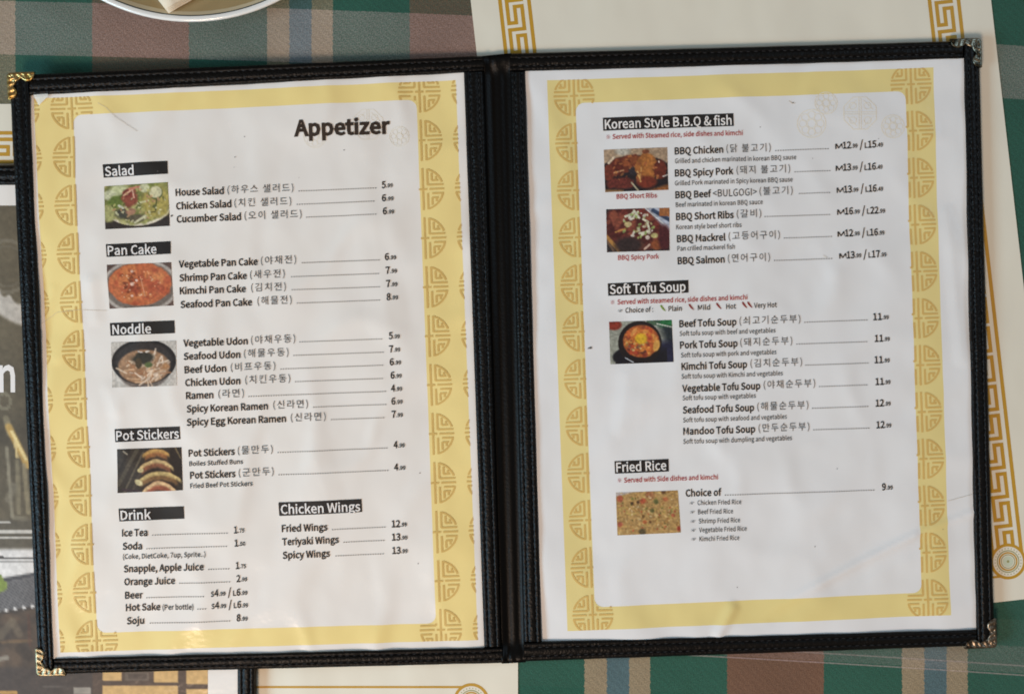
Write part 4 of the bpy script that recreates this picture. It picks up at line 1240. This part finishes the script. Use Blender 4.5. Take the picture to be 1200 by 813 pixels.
for s, xa, xb, ya, yb in (('Grilled and chicken marinated in korean BBQ sause', 791, 932.9, 191.6, 187), ('Grilled Pork marinated in Spicy korean BBQ sause', 791, 928.8, 217.5, 213),
                          ('Beef marinated in korean BBQ sauce', 792, 893.6, 242.8, 239.4), ('Korean style beef short ribs', 792.6, 868.6, 268.8, 266.4), ('Pan crilled mackerel fish', 793.9, 861, 294, 291.8),
                          ('Soft tofu soup with beef and vegetables', 796.4, 908.8, 393.6, 389.6), ('Soft tofu soup with pork and vegetables', 797.7, 910, 418.9, 414.9),
                          ('Soft tofu soup with Kimchi and vegetables', 798.3, 917.4, 443.8, 439.7), ('Soft tofu soup with vegetables', 799.6, 885.7, 469, 466),
                          ('Soft tofu soup with seafood and vegetables', 800.5, 922.4, 494.8, 490.5), ('Soft tofu soup with dumpling and vegetables', 800.8, 928.4, 520, 515.5)):
    note(R_, pR, s, xa, xb, ya, yb, 7.4, 'black', .004)
for s, xa, xb, y in (('Chicken Fried Rice', 817.6, 868.6, 591.8), ('Beef Fried Rice', 818.2, 858.8, 602.4), ('Shrimp Fried Rice', 818.9, 867.3, 613.1), ('Vegetable Fried Rice', 819.2, 875.2, 623.4), ('Kimchi Fried Rice', 819.5, 866.4, 633.8)):
    note(R_, pR, s, xa, xb, y, y - .033 * (xb - xa), 7.4, 'black', .004, ('☞', xa - 9.2, xa - 3.6))

def spice_key():
    mb = MB(); ln = Line(733, 366.6, 910.4, 359.9)
    for s, xa, xb in (('Choice of :', 733, 765.4), ('Plain', 783.4, 798.9), ('Mild', 817.9, 832.2), ('Hot', 850.9, 862.3), ('Very Hot', 883.5, 910.4)):
        put_text(mb, pR, s, xa, xb, ln, 7.8, 0, TXT_DZ, .012)
    put_text(mb, pR, '☞', 724.4, 730.4, ln, 6.4, 0, TXT_DZ, 0, .4)
    for x, mi in ((773.5, 2), (806.8, 1), (838.9, 1), (869, 1), (875.2, 1)):
        y = ln.y(x)
        pts = [(x, y - 7.4), (x + 1.6, y - 7.6), (x + 3.4, y - 5.2), (x + 5.2, y - 2.6), (x + 6.8, y - .2), (x + 4.6, y - 1.2), (x + 2.4, y - 3.2), (x + .8, y - 5.2)]
        mb.poly([pR(*p, TXT_DZ) for p in up(pts)], mi)
    mb.build('spice_key', [M['black'], M['chili_red'], M['chili_green']], R_)
spice_key()
for fn, quad, lb in ((ribs, [(707.7, 175.4), (781.8, 172.8), (783.4, 222.5), (709.3, 225.4)], 'photo of glazed grilled meat'),
                     (pork, [(710.3, 245.5), (784.4, 243.6), (784.7, 293.6), (711.2, 295.8)], 'photo of red pork with onion'),
                     (soup, [(713.8, 377.1), (787.2, 374.9), (789.1, 424), (715.3, 426.8)], 'photo of orange soup with egg yolk'),
                     (rice, [(721.7, 577), (794.5, 574.5), (797.7, 623.5), (723.6, 627)], 'photo of fried rice')):
    colour_grid('food_photo', pR, quad, fn(), 0.14, R_, M['photo_print'], lb)

# faint flower roundels in the upper right of each white panel
def roundel(mb, pmap, cx, cy, r, kind, dz=0.08, w=0.9):
    def draw(pcs):
        for pc in pcs: mb.poly([pmap(*p, dz) for p in up(pc)])
    if kind == 'octagon':
        P = [(cx + r * math.cos(math.pi / 8 + k * math.pi / 4), cy + r * math.sin(math.pi / 8 + k * math.pi / 4)) for k in range(8)]
        for k in range(8): draw(seg_pieces(P[k], P[(k + 1) % 8], w, 3))
        for d in (-1.3, 1.3):
            draw(seg_pieces((cx + d, cy - r * .9), (cx + d, cy + r * .9), w * .8, 3)); draw(seg_pieces((cx - r * .9, cy + d), (cx + r * .9, cy + d), w * .8, 3))
        for sx in (1, -1):
            for sy in (1, -1):
                draw(arc_pieces((cx + sx * r * .42, cy + sy * r * .42), r * .2, w * .8, 0, 6.283, 14)); draw(seg_pieces((cx + sx * r * .2, cy + sy * r * .75), (cx + sx * r * .75, cy + sy * r * .2), w * .7, 3))
    else:
        draw(arc_pieces((cx, cy), r, w, 0, 6.283, 36))
        for k in range(8):
            a = k * math.pi / 4
            draw(arc_pieces((cx + r * .62 * math.cos(a), cy + r * .62 * math.sin(a)), r * .26, w * .8, 0, 6.283, 12))
        draw(arc_pieces((cx, cy), r * .3, w, 0, 6.283, 18))
mb = MB()
for a in ((951, 145, 16.5, 'flower'), (968, 121, 13, 'flower'), (1007.5, 133, 20.5, 'octagon'), (1046, 148.5, 13.5, 'flower')): roundel(mb, pR, *a)
mb.build('faint_emblem', M['faint'], R_)
mb = MB()
for a in ((431, 146, 19, 'octagon'), (468, 160, 11.5, 'flower'), (369, 160, 13, 'flower')): roundel(mb, pL, *a, w=0.6)
mb.build('faint_emblem', M['faint'], L_)

# loose flap of the clear sleeve in the upper left corner
def flap():
    mb = MB()
    A, B, C, D = (37.5, 107.5), (55, 106), (57, 113), (46, 124)
    pts = [page_left(*A, .7), page_left(*B, .6), page_left(*C, .9), page_left(*D, .35), page_left(40, 114, 1.1)]
    mb.add(pts, [(4, 3, 2), (4, 2, 1), (4, 1, 0)])
    m, nt, b = new_mat('sleeve_glare_white')
    b.inputs['Base Color'].default_value = (0.86, 0.86, 0.80, 1); b.inputs['Roughness'].default_value = 0.15  # whitish, mostly opaque colour stands in for glare on the bent clear plastic
    b.inputs['Alpha'].default_value = 0.75
    mb.build('sleeve_flap', m, left)
flap()

# ------------------------------------------------------------------ plate with a folded napkin at the top edge
def lathe(mb, c, prof, n=128):
    base = len(mb.v)
    for (r, z) in prof:
        for k in range(n):
            a = 2 * math.pi * k / n
            mb.v.append((c[0] + r * math.cos(a), c[1] + r * math.sin(a), z))
    for i in range(len(prof) - 1):
        for k in range(n):
            a = base + i * n + k; b = base + i * n + (k + 1) % n
            mb.f.append((a, b, b + n, a + n)); mb.m.append(0)

def build_plate():
    ZR = 16 * MM
    c = at(223.5, -203, ZR); k = (CAM_H - ZR) / FPX
    R = 229 * k
    root = empty('plate', (c[0], c[1], 0))
    tag(root, 'round white rimmed plate with a tan inside at the top edge of the table', 'plate')
    glaze, nt, b = new_mat('white_glaze')
    mottle(nt, b, (0.80, 0.80, 0.77), .02, 40); b.inputs['Roughness'].default_value = .18; b.inputs['Coat Weight'].default_value = .5
    tan, nt, b = new_mat('tan_glaze')
    mottle(nt, b, (0.36, 0.265, 0.13), .25, 34); b.inputs['Roughness'].default_value = .25; b.inputs['Coat Weight'].default_value = .4
    line, nt, b = new_mat('dark_glaze_line')
    mottle(nt, b, (0.05, 0.06, 0.055), .2, 60); b.inputs['Roughness'].default_value = .3
    cream, nt, b = new_mat('cream_glaze')
    mottle(nt, b, (0.66, 0.55, 0.36), .08, 60); b.inputs['Roughness'].default_value = .25
    mb = MB()
    lathe(mb, c, [(R * .52, .3 * MM), (R * .55, .3 * MM), (R * .58, 2.2 * MM), (R * .80, 6.0 * MM), (R - 1.6 * MM, 14.0 * MM), (R - .3 * MM, 15.0 * MM), (R, 15.8 * MM), (R - .4 * MM, 16.5 * MM), (R - 1.2 * MM, 16.7 * MM), (R - 2.6 * MM, 16.2 * MM)])
    lathe(mb, c, [(R * .52, .3 * MM), (R * .50, 1.8 * MM), (0.0005, 1.9 * MM)])
    mb.build('rim', glaze, root, True)
    a = MB(); lathe(a, c, [(R - 2.6 * MM, 16.2 * MM), (R - 3.3 * MM, 15.8 * MM)]); a.build('rim_line', line, root, True)
    a = MB(); lathe(a, c, [(R - 3.3 * MM, 15.8 * MM), (R - 4.6 * MM, 15.0 * MM), (R - 5.4 * MM, 14.4 * MM)]); a.build('inner_edge', cream, root, True)
    a = MB(); lathe(a, c, [(R - 5.4 * MM, 14.4 * MM), (R * .80, 9.5 * MM), (R * .62, 5.2 * MM), (R * .5, 4.2 * MM), (0.0005, 4.0 * MM)]); a.build('well', tan, root, True)
    # napkin: a folded square with one corner towards the viewer, lying on the slope of the plate
    nm, nt, b = new_mat('napkin_paper')
    mottle(nt, b, (0.78, 0.70, 0.55), .05, 200); b.inputs['Roughness'].default_value = .85
    n = noise_node(nt, 700, 3, .6); add_bump(nt, b, n.outputs[0], .4, .0005)
    mb = MB()
    tip = Vector(at(197.5, 15.5, 16 * MM)); e1 = (Vector(at(176, -12, 14 * MM)) - tip); e2 = (Vector(at(246, -14.5, 14 * MM)) - tip)
    e1.z = e2.z = 0
    e1.normalize(); e2.normalize()
    def zs(p):   # rests on the sloping side of the plate
        d = math.hypot(p.x - c[0], p.y - c[1])
        t = min(1, max(0, (d - R * .62) / (R * .33)))
        return 5.8 * MM + 9.6 * MM * t
    for lay in range(4):
        s0 = lay * 0.35 * MM
        N = 16
        top = []
        for j in range(N + 1):
            for i in range(N + 1):
                p = tip + e1 * (.075 * i / N + s0) + e2 * (.075 * j / N + s0 * .6)
                top.append((p.x, p.y, zs(p) + (1.2 + .9 * lay) * MM + .5 * MM * noise.noise((p.x * 60, p.y * 60, lay))))
        fs = [(j * (N + 1) + i, j * (N + 1) + i + 1, (j + 1) * (N + 1) + i + 1, (j + 1) * (N + 1) + i) for j in range(N) for i in range(N)]
        A, B, D = Vector(top[0]), Vector(top[1]), Vector(top[N + 1])
        if (B - A).cross(D - A).z < 0: fs = [f[::-1] for f in fs]
        mb.add(top, fs)
    o = mb.build('napkin', nm, None, True)
    so = o.modifiers.new('ply', 'SOLIDIFY'); so.thickness = .0007; so.offset = -1
    tag(o, 'cream folded napkin corner lying in the tan plate', 'napkin')
build_plate()

bpy.data.objects.remove(_to)
bpy.data.curves.remove(_tc)
